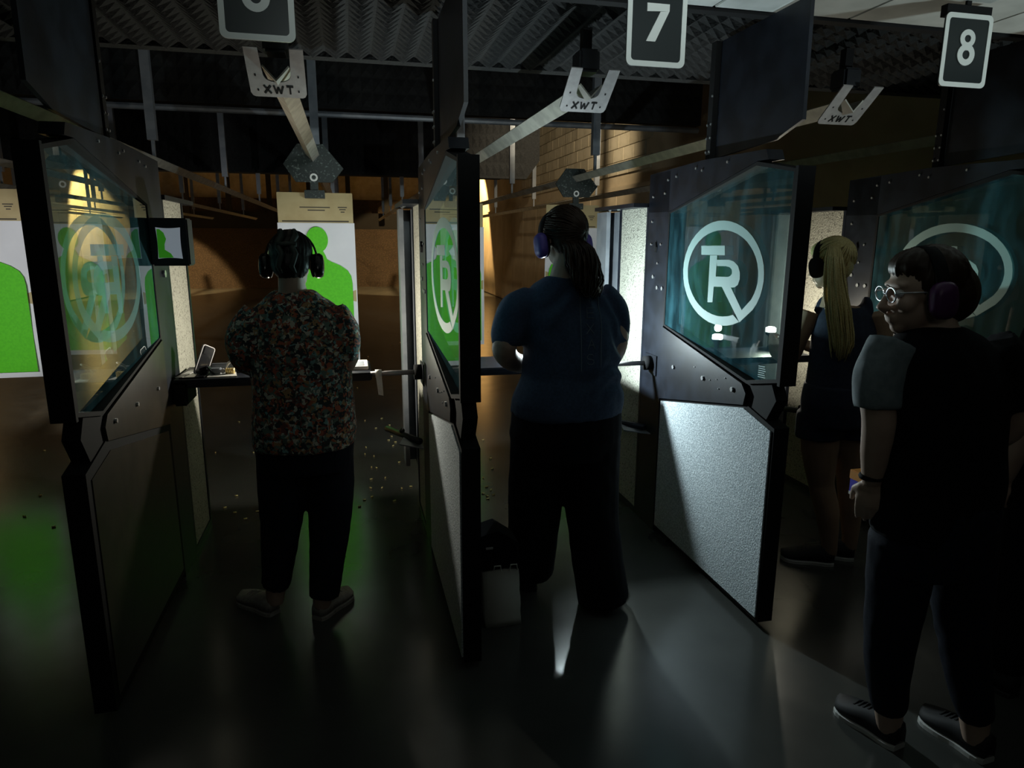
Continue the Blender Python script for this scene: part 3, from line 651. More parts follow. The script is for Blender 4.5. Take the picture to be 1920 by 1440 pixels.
# screen box on the divider
mo = thing('lane_screen', 'square black screen box on the left divider showing a green silhouette', 'screen', (-.765, 3.30, 1.50))
MB().bbox(-.842, -.686, 3.30, 3.40, 1.502, 1.708, .006).build('housing', M['black_metal'], mo)
def pin(x0, x1, z0, z1, k, n=8):
    pts = []
    for (a, b) in (((x0, z0), (x1, z0)), ((x1, z0), (x1, z1)), ((x1, z1), (x0, z1)), ((x0, z1), (x0, z0))):
        for i in range(n):
            t = i / n; p = (a[0] + (b[0] - a[0]) * t, a[1] + (b[1] - a[1]) * t); c = ((x0 + x1) / 2, (z0 + z1) / 2); s = k * 4 * t * (1 - t)
            pts.append((p[0] + (c[0] - p[0]) * s, p[1] + (c[1] - p[1]) * s))
    return pts
MB().prism(pin(-.815, -.716, 1.533, 1.668, .06), 3.297, 3.301, 'y').build('display', emit('screen_white', (.28, .33, .38), .42), mo)
MB().prism([(-.812, 1.536), (-.752, 1.538), (-.762, 1.556), (-.785, 1.572), (-.784, 1.595), (-.776, 1.618), (-.784, 1.645), (-.80, 1.66), (-.811, 1.66)], 3.2955, 3.298, 'y').build('display_silhouette', emit('screen_green', (.03, .22, .01), .42), mo)
MB().box(-.845, -.80, 3.40, 3.45, 1.56, 1.64).build('bracket', M['black_metal'], mo)
# paper bag with dark case on it
bg = thing('paper_bag', 'white paper bag standing on the floor left of the navy tee shooter', 'bag', (.575, 2.64, 0))
bgm = MB(); n = 8
for i in range(n + 1):
    t = i / n; z = .26 * t
    for (x, y) in ((.497, 2.563), (.575, 2.560 - .012 * math.sin(t * 5)), (.653, 2.561), (.645, 2.70), (.575, 2.70), (.50, 2.70)):
        bgm.v.append((x - .012 * t + .0015 * math.sin(i * 2 + x * 40), y + .0025 * math.sin(i * 1.1 + x * 20), z))
bgm.f = [(i * 6 + k, i * 6 + (k + 1) % 6, (i + 1) * 6 + (k + 1) % 6, (i + 1) * 6 + k) for i in range(n) for k in range(6)] + [tuple(range(6))[::-1]]
bgm.build('sack', M['bag'], bg, True)
hd = MB()
for x in (.53, .60): hd.tube([(x, 2.563, .255), (x + .005, 2.556, .285), (x + .03, 2.556, .285), (x + .035, 2.563, .255)], .003, 6)
hd.build('handle', M['bag'], bg)
cs = thing('range_bag', 'black range bag stuffed into the top of the white paper bag', 'bag', (.56, 2.63, .262))
cm = MB().prism([(.46, .262), (.632, .268), (.64, .375), (.555, .437), (.47, .415)], 2.568, 2.70, 'y'); cm.build('shell', M['black_cloth'], cs)
MB().tube([(.622, 2.562, .28), (.632, 2.555, .33), (.628, 2.562, .37)], .006, 6).build('strap', M['black_gloss'], cs)
MB().box(.50, .53, 2.562, 2.569, .36, .368).build('zip_pull', M['plate'], cs)
# ammunition box by lane eight divider

# spent casings on the floor
cas0 = MB().tube([(0, -.0095, .005), (0, .0095, .005)], .005, 8).mesh('spent_casing', M['brass'], True)
def casing(x, y):
    o = bpy.data.objects.new('spent_casing', cas0); COL.objects.link(o); o.location = (x, y, 0); o.rotation_euler = (0, 0, random.uniform(0, 6.28))
    tag(o, 'spent brass casing lying on the dark floor beyond the firing line', 'casing', 'spent casings scattered on the floor')
for i in range(46): casing(random.gauss(.72, .12), random.uniform(3.95, 5.3))
for i in range(24): casing(random.uniform(-.02, .34), random.uniform(4.0, 6.2))
for i in range(13): casing(random.uniform(-.82, -.5), random.uniform(4.0, 5.6))
for i in range(16): casing(random.uniform(-2.0, -1.05), random.uniform(3.9, 5.5))
for i in range(40): casing(random.uniform(-2.5, 3.4), random.uniform(5.5, 13))
#PEOPLE
# ------------------------------------------------------------------ people
def limb(mb, pts, rad, n=16, sub=5):
    P = [Vector(p) for p in pts]; out = []; rr = []
    for i in range(len(P) - 1):
        p0, p1, p2, p3 = P[max(i - 1, 0)], P[i], P[i + 1], P[min(i + 2, len(P) - 1)]
        for k in range(sub):
            t = k / sub
            q = 0.5 * ((2 * p1) + (p2 - p0) * t + (2 * p0 - 5 * p1 + 4 * p2 - p3) * t * t + (3 * p1 - p0 - 3 * p2 + p3) * t ** 3)
            out.append(q); rr.append(rad[i] + (rad[i + 1] - rad[i]) * t)
    out.append(P[-1]); rr.append(rad[-1]); mb.tube(out, rr, n)
    return mb
def hand(mb, wrist, d, nrm, side, curl=0.45, s=1.0):
    d = Vector(d).normalized(); nrm = Vector(nrm); nrm = (nrm - d * nrm.dot(d)).normalized(); l = d.cross(nrm) * side; w_ = Vector(wrist)
    mt = Matrix((l, d, nrm)).transposed()
    mb.ball(w_ + d * .052 * s, 1, .040 * s, .050 * s, .016 * s, 14, mt); mb.ball(w_ + d * .018 * s, 1, .030 * s, .032 * s, .020 * s, 12, mt)
    mb.ball(w_ + d * .075 * s, 1, .041 * s, .022 * s, .013 * s, 12, mt)
    for k, (off, ln) in enumerate(((.031, .066), (.0105, .076), (-.0105, .071), (-.030, .055))):
        p = w_ + d * (.086 - abs(off) * .12) * s + l * off * s; a = 0.08 + .04 * k; pts = [p - d * .02 * s, p]; r = [.0095 * s, .0092 * s]
        for q, f in enumerate((.46, .31, .23)):
            a += curl * (1.0 + .15 * k); v = d * math.cos(a) + nrm * math.sin(a) + l * off * .8
            p = p + v.normalized() * ln * f * s; pts.append(p); r.append((.0086, .0078, .0064)[q] * s)
        mb.tube(pts, r, 10); mb.ball(pts[-1], r[-1], n=8)
    p = w_ + d * .022 * s + l * .022 * s; v1 = (d * .62 + l * .68 + nrm * .35).normalized(); v2 = (d * .9 + l * .22 + nrm * .4).normalized()
    mb.tube([p, p + v1 * .036 * s, p + v1 * .036 * s + v2 * .03 * s, p + v1 * .036 * s + v2 * .052 * s], [.016 * s, .0125 * s, .0105 * s, .0075 * s], 10)
    mb.ball(p + v1 * .036 * s + v2 * .052 * s, .0075 * s, n=8)
def head_geo(mb, Hm, s=1.0):
    def b(c, rx, ry, rz, n=20): mb.ball(Hm @ (Vector(c) * s), s, rx, ry, rz, n, Hm.to_3x3())
    b((0, -.012, .030), .076, .094, .085, 28); b((0, .022, -.048), .057, .062, .060); b((0, .064, -.086), .024, .020, .020)
    b((0, .072, .030), .052, .018, .013); b((.034, .058, -.022), .026, .024, .026); b((-.034, .058, -.022), .026, .024, .026)
    b((0, .087, -.056), .024, .010, .0065); b((0, .085, -.068), .021, .010, .007); b((0, .03, .07), .06, .05, .04)
    for e in (-1, 1): b((e * .077, -.006, -.008), .010, .022, .032, 12); b((e * .013, .096, -.032), .009, .011, .008, 10)
    mb.tube([Hm @ (Vector(p) * s) for p in ((0, .078, .022), (0, .098, -.005), (0, .112, -.030), (0, .098, -.042))], [.007 * s, .009 * s, .013 * s, .009 * s], 10)
def earmuffs(root, Hm, cup, band, s=1.0, y=0.0, drop=0.0):
    pts = []
    def T(p): return Hm @ (Vector(p) * s)
    bm = MB(); n = 22
    for i in range(n + 1):
        a = math.pi * (i / n); x = .104 * math.cos(a); z = -.005 + .134 * math.sin(a) ** .85
        for (dy, dr) in ((-.016, 1), (.016, 1), (.016, .93), (-.016, .93)): bm.v.append(tuple(T((x * dr, y + dy, -.005 + (z + .005) * dr))))
    for i in range(n):
        for k in range(4): bm.f.append((4 * i + k, 4 * i + (k + 1) % 4, 4 * i + 4 + (k + 1) % 4, 4 * i + 4 + k))
    bm.f += [(0, 1, 2, 3), tuple(4 * n + k for k in (3, 2, 1, 0))]
    hb = bm.build('headband', band, root, True)
    for e in (-1, 1):
        c = MB(); R3 = Hm.to_3x3()
        rg = []
        for (x, sc) in ((.088, .92), (.098, 1.0), (.112, .98), (.122, .82), (.126, .45)):
            for k in range(20):
                t = 2 * math.pi * k / 20; cc, ss = math.cos(t), math.sin(t)
                c.v.append(tuple(T((e * x, y + .034 * sc * math.copysign(abs(cc) ** .72, cc), -.012 - drop + .050 * sc * math.copysign(abs(ss) ** .72, ss)))))
        for i in range(4):
            for k in range(20):
                f = (i * 20 + k, i * 20 + (k + 1) % 20, (i + 1) * 20 + (k + 1) % 20, (i + 1) * 20 + k); c.f.append(f if e > 0 else f[::-1])
        c.f += [tuple(range(20))[::-e], tuple(range(80, 100))[::e]]
        cu = c.build('ear_cup', cup, root, True)
        q = MB().ball(T((e * .083, y, -.012 - drop)), s, .012, .033, .048, 16, R3); q.build('cushion', M['black_matte'], cu, True)
        q = MB().tube([T((e * .104, y, .02)), T((e * .108, y, -.01))], .004 * s, 6); q.build('yoke', M['chrome'], cu)
def hair_cap(root, Hm, mt, s=1.0, grow=1.0, back=0.0, name='hair'):
    mb = MB()
    def b(c, rx, ry, rz): mb.ball(Hm @ (Vector(c) * s), s, rx * grow, ry * grow, rz * grow, 28, Hm.to_3x3())
    b((0, -.024, .040), .084, .092, .088); b((0, -.045 - back, -.004), .076, .066, .082); b((0, .012, .075), .068, .07, .05)
    Hi = Hm.inverted()
    def disp(p):
        q = Hi @ p; a = math.atan2(q.x, q.y + .02); return .0035 * noise.noise((a * 14, q.z * 5, 1.0)) + .002 * noise.noise((a * 40, q.z * 8, 4.0))
    return place_mesh(remesh(mb, .006, 4, .5, disp), name, mt, root)
def hair_strands(root, Hm, tie, mt, n=150, s=1.0, grow=1.03, r=.0028):
    rnd = random.Random(11); mb = MB(); tie = Vector(tie); c0 = Vector((0, -.028, .034)); k = 0
    while k < n:
        d = Vector((rnd.uniform(-1, 1), rnd.uniform(-1, 1), rnd.uniform(-.5, 1)))
        if d.length < .2: continue
        d.normalize()
        if d.y > .62 and d.z < .75 or (d.z < -.25 and d.y > -.1): continue
        k += 1; e = (tie - c0).normalized(); pts = []
        for i in range(8):
            q = d.lerp(e, i / 7); q = q.normalized() if q.length > .05 else e
            pts.append(Hm @ ((c0 + Vector((q.x * .088, q.y * .098, q.z * .095)) * (grow + rnd.uniform(0, .02))) * s))
        mb.tube(pts, [r * s] * 8, 5)
    return mb.build('hair_strands', mt, root, True)
def ponytail(root, path, spread, mt, n=70, r=.0042, wav=.01):
    P = [Vector(p) for p in path]; mb = MB(); rnd = random.Random(3)
    for i in range(n):
        a, q = rnd.uniform(0, 6.28), math.sqrt(rnd.random()); pts = []; L = len(P); cut = rnd.uniform(.86, 1.0); ph = rnd.uniform(0, 6)
        for k in range(L * 2 - 1):
            t = k / 2 * cut; j = min(int(t), L - 2); c = P[j].lerp(P[j + 1], t - j); sj = spread[j] + (spread[j + 1] - spread[j]) * (t - j)
            pts.append(c + Vector((math.cos(a) * q * sj, math.sin(a) * q * sj * .7, 0)) + Vector((math.sin(k * .9 + ph), math.cos(k * .7 + ph), 0)) * wav * (k / (2 * L)))
        mb.tube(pts, [r * (1 - .6 * k / (len(pts) - 1)) for k in range(len(pts))], 6)
    return mb.build('ponytail', mt, root, True)
def shoe(root, heel, toe, mt, sole_mt, h=.07, w=.045, slit=None):
    H, T = Vector((*heel, 0)), Vector((*toe, 0)); d = (T - H).normalized(); T = H + d * max(.235, min(.275, (T - H).length)); L = (T - H).length; n = Vector((-d.y, d.x, 0))
    def sect(z0, z1, grow, prof):
        mb = MB(); N = 14
        for i in range(N + 1):
            t = i / N; wd = (w * (.72 + .5 * math.sin(min(1, t * 1.25) * math.pi * .5) - .18 * math.exp(-((t - .4) / .18) ** 2)) * (1 if t < .8 else math.sqrt(max(0.02, 1 - ((t - .8) / .21) ** 2)))) * grow
            if t < .08: wd *= .75 + t * 3
            c = H + d * (L * t); zt = z0 + (z1 - z0) * prof(t)
            for (u, z) in ((-1, z0), (-1, z0 + (zt - z0) * .55), (-.62, zt), (0, zt + .004), (.62, zt), (1, z0 + (zt - z0) * .55), (1, z0)):
                mb.v.append(tuple(c + n * (u * wd) + Vector((0, 0, z))))
        for i in range(N):
            for k in range(6): mb.f.append((i * 7 + k, i * 7 + k + 1, i * 7 + 8 + k, i * 7 + 7 + k))
            mb.f.append((i * 7 + 6, i * 7, i * 7 + 7, i * 7 + 13))
        mb.f += [tuple(range(7))[::-1], tuple(range(N * 7, N * 7 + 7))]
        return mb
    u = sect(.022, .022 + h, 1.0, lambda t: 1.0 if t < .30 else max(.32, 1.0 - (t - .30) * 1.15)).build('shoe', mt, root, True)
    sect(0.0, .026, 1.06, lambda t: 1.0).build('sole', sole_mt, u)
    la = MB()
    for k in range(4):
        c = H + d * (L * (.46 + k * .075)); z = .022 + h * (1.0 - (.46 + k * .075 - .30) * 1.15) + .004; la.tube([c - n * .022 + Vector((0, 0, z - .003)), c + Vector((0, 0, z + .004)), c + n * .022 + Vector((0, 0, z - .003))], .0035, 6)
    la.build('laces', mt, u); return u
def cloth_disp(amp, sc, seed, fold=0.0, zf=10):
    def f(p):
        a = noise.noise((p.x * sc + seed, p.y * sc, p.z * sc * .55)); b = noise.noise((p.x * sc * 2.3 + seed, p.y * sc * 2.3, p.z * sc * 1.5 + 7))
        c = math.sin((p.z * zf + 2.2 * noise.noise((p.x * 5, p.y * 5, p.z * 3 + seed))) * 6.28)
        return amp * (a + .5 * b) + fold * c * max(0, noise.noise((p.x * 4 + seed, p.y * 4, p.z * 4)) + .15)
    return f
def strokes(polys, bvh, mt, name, root, wd=.0016, y0=1.0):
    mb = MB()
    for pl in polys:
        pts = []
        for (x0, z0), (x1, z1) in zip(pl, pl[1:]):
            n = max(1, int(math.hypot(x1 - x0, z1 - z0) / .008))
            for k in range(n): pts.append((x0 + (x1 - x0) * k / n, z0 + (z1 - z0) * k / n))
        pts.append(pl[-1]); P = []
        for (x, z) in pts:
            h = bvh.ray_cast(Vector((x, y0, z)), Vector((0, 1, 0)))
            if h[0] is not None: P.append(h[0] + Vector((0, -.0012, 0)))
        if len(P) > 1: mb.tube(P, wd, 5)
    if mb.v: return mb.build(name, mt, root)
def person(label, base, S):
    root = thing('person', label, 'person', base)
    Hm = Matrix.Translation(S['head']) @ Matrix.Rotation(S.get('yaw', 0), 4, 'Z') @ Matrix.Rotation(-S.get('pitch', 0), 4, 'X') @ Matrix.Rotation(S.get('tilt', 0), 4, 'Y'); hs = S.get('hs', 1.0)
    body = MB(); head_geo(body, Hm, hs)
    nb = Vector(S['neck']); limb(body, [Hm @ Vector((0, -.022, -.02)), Hm @ Vector((0, -.024, -.075)), nb, nb - Vector((0, 0, .06))], [.052, .050, .056, .07])
    body.rings([(cx, cy, z, a - .014, b - .014, S.get('twist', 0)) for (z, cx, cy, a, b) in S['torso']])
    for sd in ('L', 'R'):
        A = S['arm' + sd]; limb(body, A['p'], A['r']); hand(body, A['p'][-1], A['hd'], A['hn'], A['hs'], A.get('curl', .45), .96)
        G = S['leg' + sd]; limb(body, G['p'], G['r'])
    b = place_mesh(remesh(body, S.get('vox', .006), 3, .45), 'body', S['skin'], root)
    for e in (-1, 1):
        ey = MB().ball(Hm @ (Vector((e * .031, .076, .008)) * hs), .0115 * hs, n=12).build('eye', M['eye_white'], root, True)
        MB().ball(Hm @ (Vector((e * .031, .0845, .008)) * hs), .0055 * hs, n=10).build('iris', M['black_gloss'], ey, True)
    sh = MB().rings([(cx, cy, z, a, bb, S.get('twist', 0)) for (z, cx, cy, a, bb) in S['torso']])
    for sl in S.get('sleeves', []): limb(sh, sl[0], sl[1], 20)
    top = place_mesh(remesh(sh, .0085, 7, .5, S['top_disp']), S.get('top_name', 'shirt'), S['top'], root)
    if S.get('pants'):
        pm = MB().rings([(cx, cy, z, a, bb, S.get('twist', 0)) for (z, cx, cy, a, bb) in S['hips']])
        for (p, r) in S['pants']: limb(pm, p, r, 20)
        place_mesh(remesh(pm, .0085, 5, .5, S['pants_disp']), S.get('pants_name', 'trousers'), S['pants_mat'], root)
    for (h, t) in S['shoes']: shoe(root, h, t, S['shoe_mat'], S['sole_mat'], S.get('shoe_h', .07))
    return root, Hm, top

# woman in the floral blouse (lane six)
w1, H1, t1 = person('woman in a floral blouse, dark cropped jeans and black earmuffs, seen from behind', (-.22, 2.84, 0), dict(
    head=(-.222, 2.85, 1.528), yaw=-.05, pitch=.25, hs=.98, neck=(-.222, 2.815, 1.41), skin=M['skin'], vox=.0065,
    torso=[(.785, -.215, 2.83, .205, .165), (.87, -.208, 2.83, .212, .162), (1.0, -.208, 2.83, .200, .152), (1.12, -.21, 2.83, .196, .145), (1.22, -.212, 2.83, .198, .140), (1.31, -.213, 2.835, .190, .125), (1.365, -.215, 2.835, .155, .105), (1.405, -.218, 2.83, .095, .08), (1.42, -.22, 2.83, .07, .066)],
    armL=dict(p=[(-.375, 2.83, 1.325), (-.405, 2.80, 1.21), (-.412, 2.83, 1.13), (-.35, 2.98, 1.10), (-.275, 3.12, 1.115)], r=[.05, .045, .042, .038, .027], hd=(.5, .85, .05), hn=(.6, -.2, .3), hs=1, curl=.6),
    armR=dict(p=[(-.055, 2.83, 1.325), (-.035, 2.80, 1.21), (-.03, 2.82, 1.13), (-.07, 2.97, 1.09), (-.14, 3.12, 1.11)], r=[.05, .045, .042, .038, .027], hd=(-.4, .9, .05), hn=(-.6, -.2, .3), hs=-1, curl=.6),
    sleeves=[([(-.35, 2.835, 1.325), (-.405, 2.81, 1.25), (-.412, 2.81, 1.175), (-.385, 2.91, 1.125), (-.335, 3.0, 1.105)], [.075, .073, .070, .060, .048]),
             ([(-.08, 2.835, 1.325), (-.040, 2.81, 1.26), (-.038, 2.80, 1.19), (-.045, 2.87, 1.14), (-.075, 2.96, 1.10)], [.072, .068, .067, .060, .048])],
    top=M['floral'], top_name='blouse', top_disp=cloth_disp(.007, 11, 3.1, .004, 3),
    legL=dict(p=[(-.31, 2.84, .75), (-.33, 2.85, .45), (-.36, 2.87, .28), (-.385, 2.89, .05)], r=[.08, .06, .055, .036]),
    legR=dict(p=[(-.12, 2.84, .75), (-.135, 2.83, .45), (-.155, 2.81, .28), (-.185, 2.81, .05)], r=[.08, .06, .055, .036]),
    pants=[([(-.31, 2.845, .76), (-.318, 2.85, .56), (-.342, 2.86, .36), (-.365, 2.88, .19), (-.378, 2.89, .135)], [.104, .098, .078, .064, .060]),
           ([(-.12, 2.845, .76), (-.122, 2.84, .56), (-.138, 2.83, .36), (-.160, 2.815, .18), (-.170, 2.81, .10)], [.104, .100, .082, .068, .064])],
    hips=[(.68, -.215, 2.845, .19, .14), (.78, -.212, 2.84, .200, .152), (.90, -.21, 2.835, .192, .145)], pants_mat=M['denim'], pants_name='jeans', pants_disp=cloth_disp(.004, 14, 9.0, .002, 6),
    shoes=[((-.385, 2.872), (-.545, 3.055)), ((-.205, 2.785), (-.075, 2.985))], shoe_mat=M['shoe_grey'], sole_mat=M['shoe_grey'], shoe_h=.06))
hair_cap(w1, H1, M['hair_black'], .98, 1.0)
earmuffs(w1, H1, M['black_gloss'], M['black_gloss'], .98)
pl = MB()
for (x, a) in ((-.028, 1), (.022, 1)):
    pl.tube([H1 @ Vector((x + .008 * math.sin(k * 1.9) , -.118 + .05 * ((k - 4) / 6) ** 2, .105 - k * .024)) for k in range(8)], [.010, .013, .012, .013, .012, .012, .010, .005], 8)
pl.tube([H1 @ Vector((x, -.121, .045)) for x in (-.04, -.015, .01, .035)], .010, 8); pl.build('braid', mat('dark_grey_braid', (.05, .065, .058), .5), w1, True)
for (x, z0, z1) in ((-.150, .905, .87), (-.108, .925, .885), (-.092, .925, .885)):
    MB().tube([(x, 2.664, z0), (x - .002, 2.660, (z0 + z1) / 2), (x, 2.664, z1)], .0014, 6).build('drawstring', M['white_plastic'], w1)

# woman in the navy tee (lane seven)
w2, H2, t2 = person('woman in a navy lettered tee and black trousers with purple earmuffs and a brown ponytail', (.89, 2.72, 0), dict(
    head=(.862, 2.735, 1.622), yaw=.22, pitch=.30, hs=1.0, neck=(.858, 2.705, 1.475), skin=M['skin'], vox=.0065,
    torso=[(.885, .885, 2.72, .240, .180), (.95, .892, 2.72, .245, .178), (1.06, .905, 2.72, .212, .160), (1.18, .905, 2.72, .208, .150), (1.29, .893, 2.72, .210, .142), (1.375, .875, 2.72, .190, .122), (1.43, .862, 2.72, .135, .10), (1.465, .858, 2.715, .080, .072), (1.475, .858, 2.71, .066, .062)],
    armL=dict(p=[(.675, 2.73, 1.375), (.632, 2.71, 1.25), (.612, 2.72, 1.165), (.73, 2.92, 1.075), (.93, 3.09, 1.06)], r=[.056, .054, .050, .043, .028], hd=(.75, .6, .02), hn=(.3, .2, -.6), hs=1, curl=.55),
    armR=dict(p=[(1.065, 2.73, 1.375), (1.098, 2.71, 1.25), (1.105, 2.73, 1.16), (1.14, 2.93, 1.05), (1.17, 3.10, 1.045)], r=[.056, .054, .050, .043, .028], hd=(-.12, .95, .0), hn=(-.8, .1, -.2), hs=1, curl=.7),
    sleeves=[([(.73, 2.725, 1.372), (.665, 2.72, 1.34), (.634, 2.715, 1.26), (.624, 2.715, 1.195)], [.066, .076, .072, .066]), ([(1.02, 2.725, 1.375), (1.075, 2.72, 1.33), (1.095, 2.715, 1.26), (1.10, 2.715, 1.195)], [.075, .068, .062, .058])],
    top=M['navy'], top_name='tee_shirt', top_disp=cloth_disp(.007, 9, 1.7, .011, 4.5),
    legL=dict(p=[(.775, 2.74, .75), (.77, 2.80, .45), (.77, 2.84, .28), (.77, 2.87, .05)], r=[.09, .06, .055, .036]),
    legR=dict(p=[(1.0, 2.71, .75), (1.01, 2.68, .45), (1.03, 2.65, .28), (1.055, 2.64, .05)], r=[.09, .06, .055, .036]),
    pants=[([(.775, 2.73, .76), (.770, 2.76, .56), (.768, 2.80, .35), (.768, 2.845, .16), (.768, 2.86, .095)], [.130, .126, .116, .115, .117]),
           ([(1.0, 2.71, .76), (1.0, 2.69, .56), (1.01, 2.66, .35), (1.035, 2.635, .14), (1.052, 2.63, .035)], [.132, .126, .114, .116, .120])],
    hips=[(.70, .887, 2.72, .225, .160), (.80, .887, 2.72, .248, .172), (.92, .89, 2.72, .238, .168)], pants_mat=M['black_cloth'], pants_name='trousers', pants_disp=cloth_disp(.004, 10, 5.0, .002, 5),
    shoes=[((.765, 2.81), (.745, 3.07)), ((1.035, 2.575), (1.19, 2.78))], shoe_mat=M['shoe_black'], sole_mat=M['shoe_black']))
hair_cap(w2, H2, M['hair_brown'], 1.0, 1.0)
earmuffs(w2, H2, M['purple'], M['black_matte'], 1.02, 0, .012)
hair_strands(w2, H2, (.045, -.115, -.005), M['hair_brown'], 200)
ponytail(w2, [(.872, 2.640, 1.615), (.890, 2.612, 1.585), (.905, 2.598, 1.525), (.922, 2.590, 1.460), (.938, 2.595, 1.395)], [.050, .062, .066, .060, .028], M['hair_brown'], 260, .0048, .030)
bv = BVHTree.FromPolygons([v.co + Vector((.89, 2.72, 0)) for v in t2.data.vertices], [p.vertices[:] for p in t2.data.polygons])
def glyph(ch, cx, cz, h=.040, w_=.030):
    G = {'T': [[(-1, 1), (1, 1)], [(0, 1), (0, -1)]], 'E': [[(1, 1), (-1, 1), (-1, -1), (1, -1)], [(-1, 0), (.8, 0)]], 'X': [[(-1, 1), (1, -1)], [(1, 1), (-1, -1)]],
         'A': [[(-1, -1), (0, 1), (1, -1)], [(-.55, -.2), (.55, -.2)]], 'S': [[(.95, .65), (.5, 1), (-.5, 1), (-1, .6), (-.8, .15), (.8, -.15), (1, -.6), (.5, -1), (-.5, -1), (-.95, -.65)]]}
    return [[(cx + x * w_ / 2 + y * h * .0, cz + y * h / 2) for (x, y) in pl] for pl in G[ch]]
pol = []
for i, ch in enumerate('TEXAS'):
    pol += glyph(ch, .937 + .004 * (i % 2) - .002, 1.395 - i * .062)
pol += [[(.912, 1.425), (.897, 1.425), (.897, 1.27), (.896, 1.10)], [(.982, 1.40), (.984, 1.27), (.980, 1.11)]]
strokes(pol, bv, mat('print_grey', (.16, .20, .24), .8), 'chest_print', w2)
tag(w2.children[-1]); w2.children[-1].name = 'back_print'
MB().tube([Vector((1.168, 3.085, 1.045)) + Vector((math.cos(a), 0.12 * math.cos(a), math.sin(a))) * .032 for a in [2 * math.pi * k / 16 for k in range(17)]], .005, 6).build('bracelet', M['chrome'], w2, True)

# blonde shooter (lane eight)
w3, H3, t3 = person('blonde woman with a long ponytail, navy tank top and shorts beyond the logo glass', (2.32, 2.79, 0), dict(
    head=(2.220, 2.83, 1.510), yaw=.28, pitch=.22, hs=.97, neck=(2.245, 2.80, 1.37), skin=M['skin_tan'], vox=.0065, twist=.35,
    torso=[(.88, 2.315, 2.79, .19, .14), (1.0, 2.315, 2.79, .178, .135), (1.12, 2.312, 2.79, .176, .13), (1.20, 2.31, 2.795, .172, .12), (1.27, 2.305, 2.80, .145, .105), (1.315, 2.295, 2.80, .105, .085)],
    armL=dict(p=[(2.165, 2.87, 1.285), (2.125, 2.88, 1.16), (2.115, 2.92, 1.06), (2.13, 3.05, 1.06), (2.19, 3.17, 1.09)], r=[.055, .046, .041, .036, .026], hd=(.3, .9, .1), hn=(.7, -.1, -.1), hs=1, curl=.6),
    armR=dict(p=[(2.455, 2.755, 1.285), (2.49, 2.75, 1.16), (2.48, 2.80, 1.06), (2.40, 2.97, 1.06), (2.31, 3.13, 1.09)], r=[.055, .046, .041, .036, .026], hd=(-.4, .9, .1), hn=(-.7, -.1, -.1), hs=-1, curl=.6),
    sleeves=[([(2.20, 2.845, 1.28), (2.215, 2.84, 1.33), (2.235, 2.835, 1.34)], [.03, .03, .026]), ([(2.41, 2.77, 1.28), (2.40, 2.775, 1.33), (2.385, 2.78, 1.34)], [.03, .03, .026])],
    top=M['navy_dark'], top_name='tank_top', top_disp=cloth_disp(.005, 10, 8.3, .003, 4),
    legL=dict(p=[(2.225, 2.80, .80), (2.235, 2.79, .62), (2.262, 2.785, .43), (2.295, 2.765, .29), (2.322, 2.755, .12), (2.326, 2.755, .045)], r=[.095, .090, .062, .060, .040, .036]),
    legR=dict(p=[(2.405, 2.78, .80), (2.41, 2.78, .62), (2.43, 2.79, .43), (2.452, 2.785, .29), (2.465, 2.78, .12), (2.465, 2.78, .045)], r=[.095, .088, .060, .058, .039, .036]),
    pants=[([(2.225, 2.80, .80), (2.228, 2.797, .67)], [.108, .112]), ([(2.405, 2.78, .80), (2.405, 2.78, .67)], [.106, .110])],
    hips=[(.74, 2.315, 2.79, .185, .14), (.85, 2.315, 2.79, .198, .15), (.95, 2.315, 2.79, .186, .142)], pants_mat=M['navy_dark'], pants_name='shorts', pants_disp=cloth_disp(.004, 12, 2.0, .003, 7),
    shoes=[((2.345, 2.738), (2.13, 2.872)), ((2.485, 2.762), (2.29, 2.90))], shoe_mat=M['shoe_black'], sole_mat=M['sole']))
hair_cap(w3, H3, M['hair_blonde'], .97, 1.0)
earmuffs(w3, H3, M['black_matte'], M['black_matte'], .97)
hair_strands(w3, H3, (.0, -.095, .085), M['hair_blonde'], 180, .97)
ponytail(w3, [(2.165, 2.745, 1.600), (2.130, 2.692, 1.545), (2.138, 2.680, 1.44), (2.170, 2.672, 1.30), (2.205, 2.672, 1.16), (2.215, 2.69, 1.07)], [.026, .040, .050, .062, .062, .034], M['hair_blonde'], 190, .0045, .012)

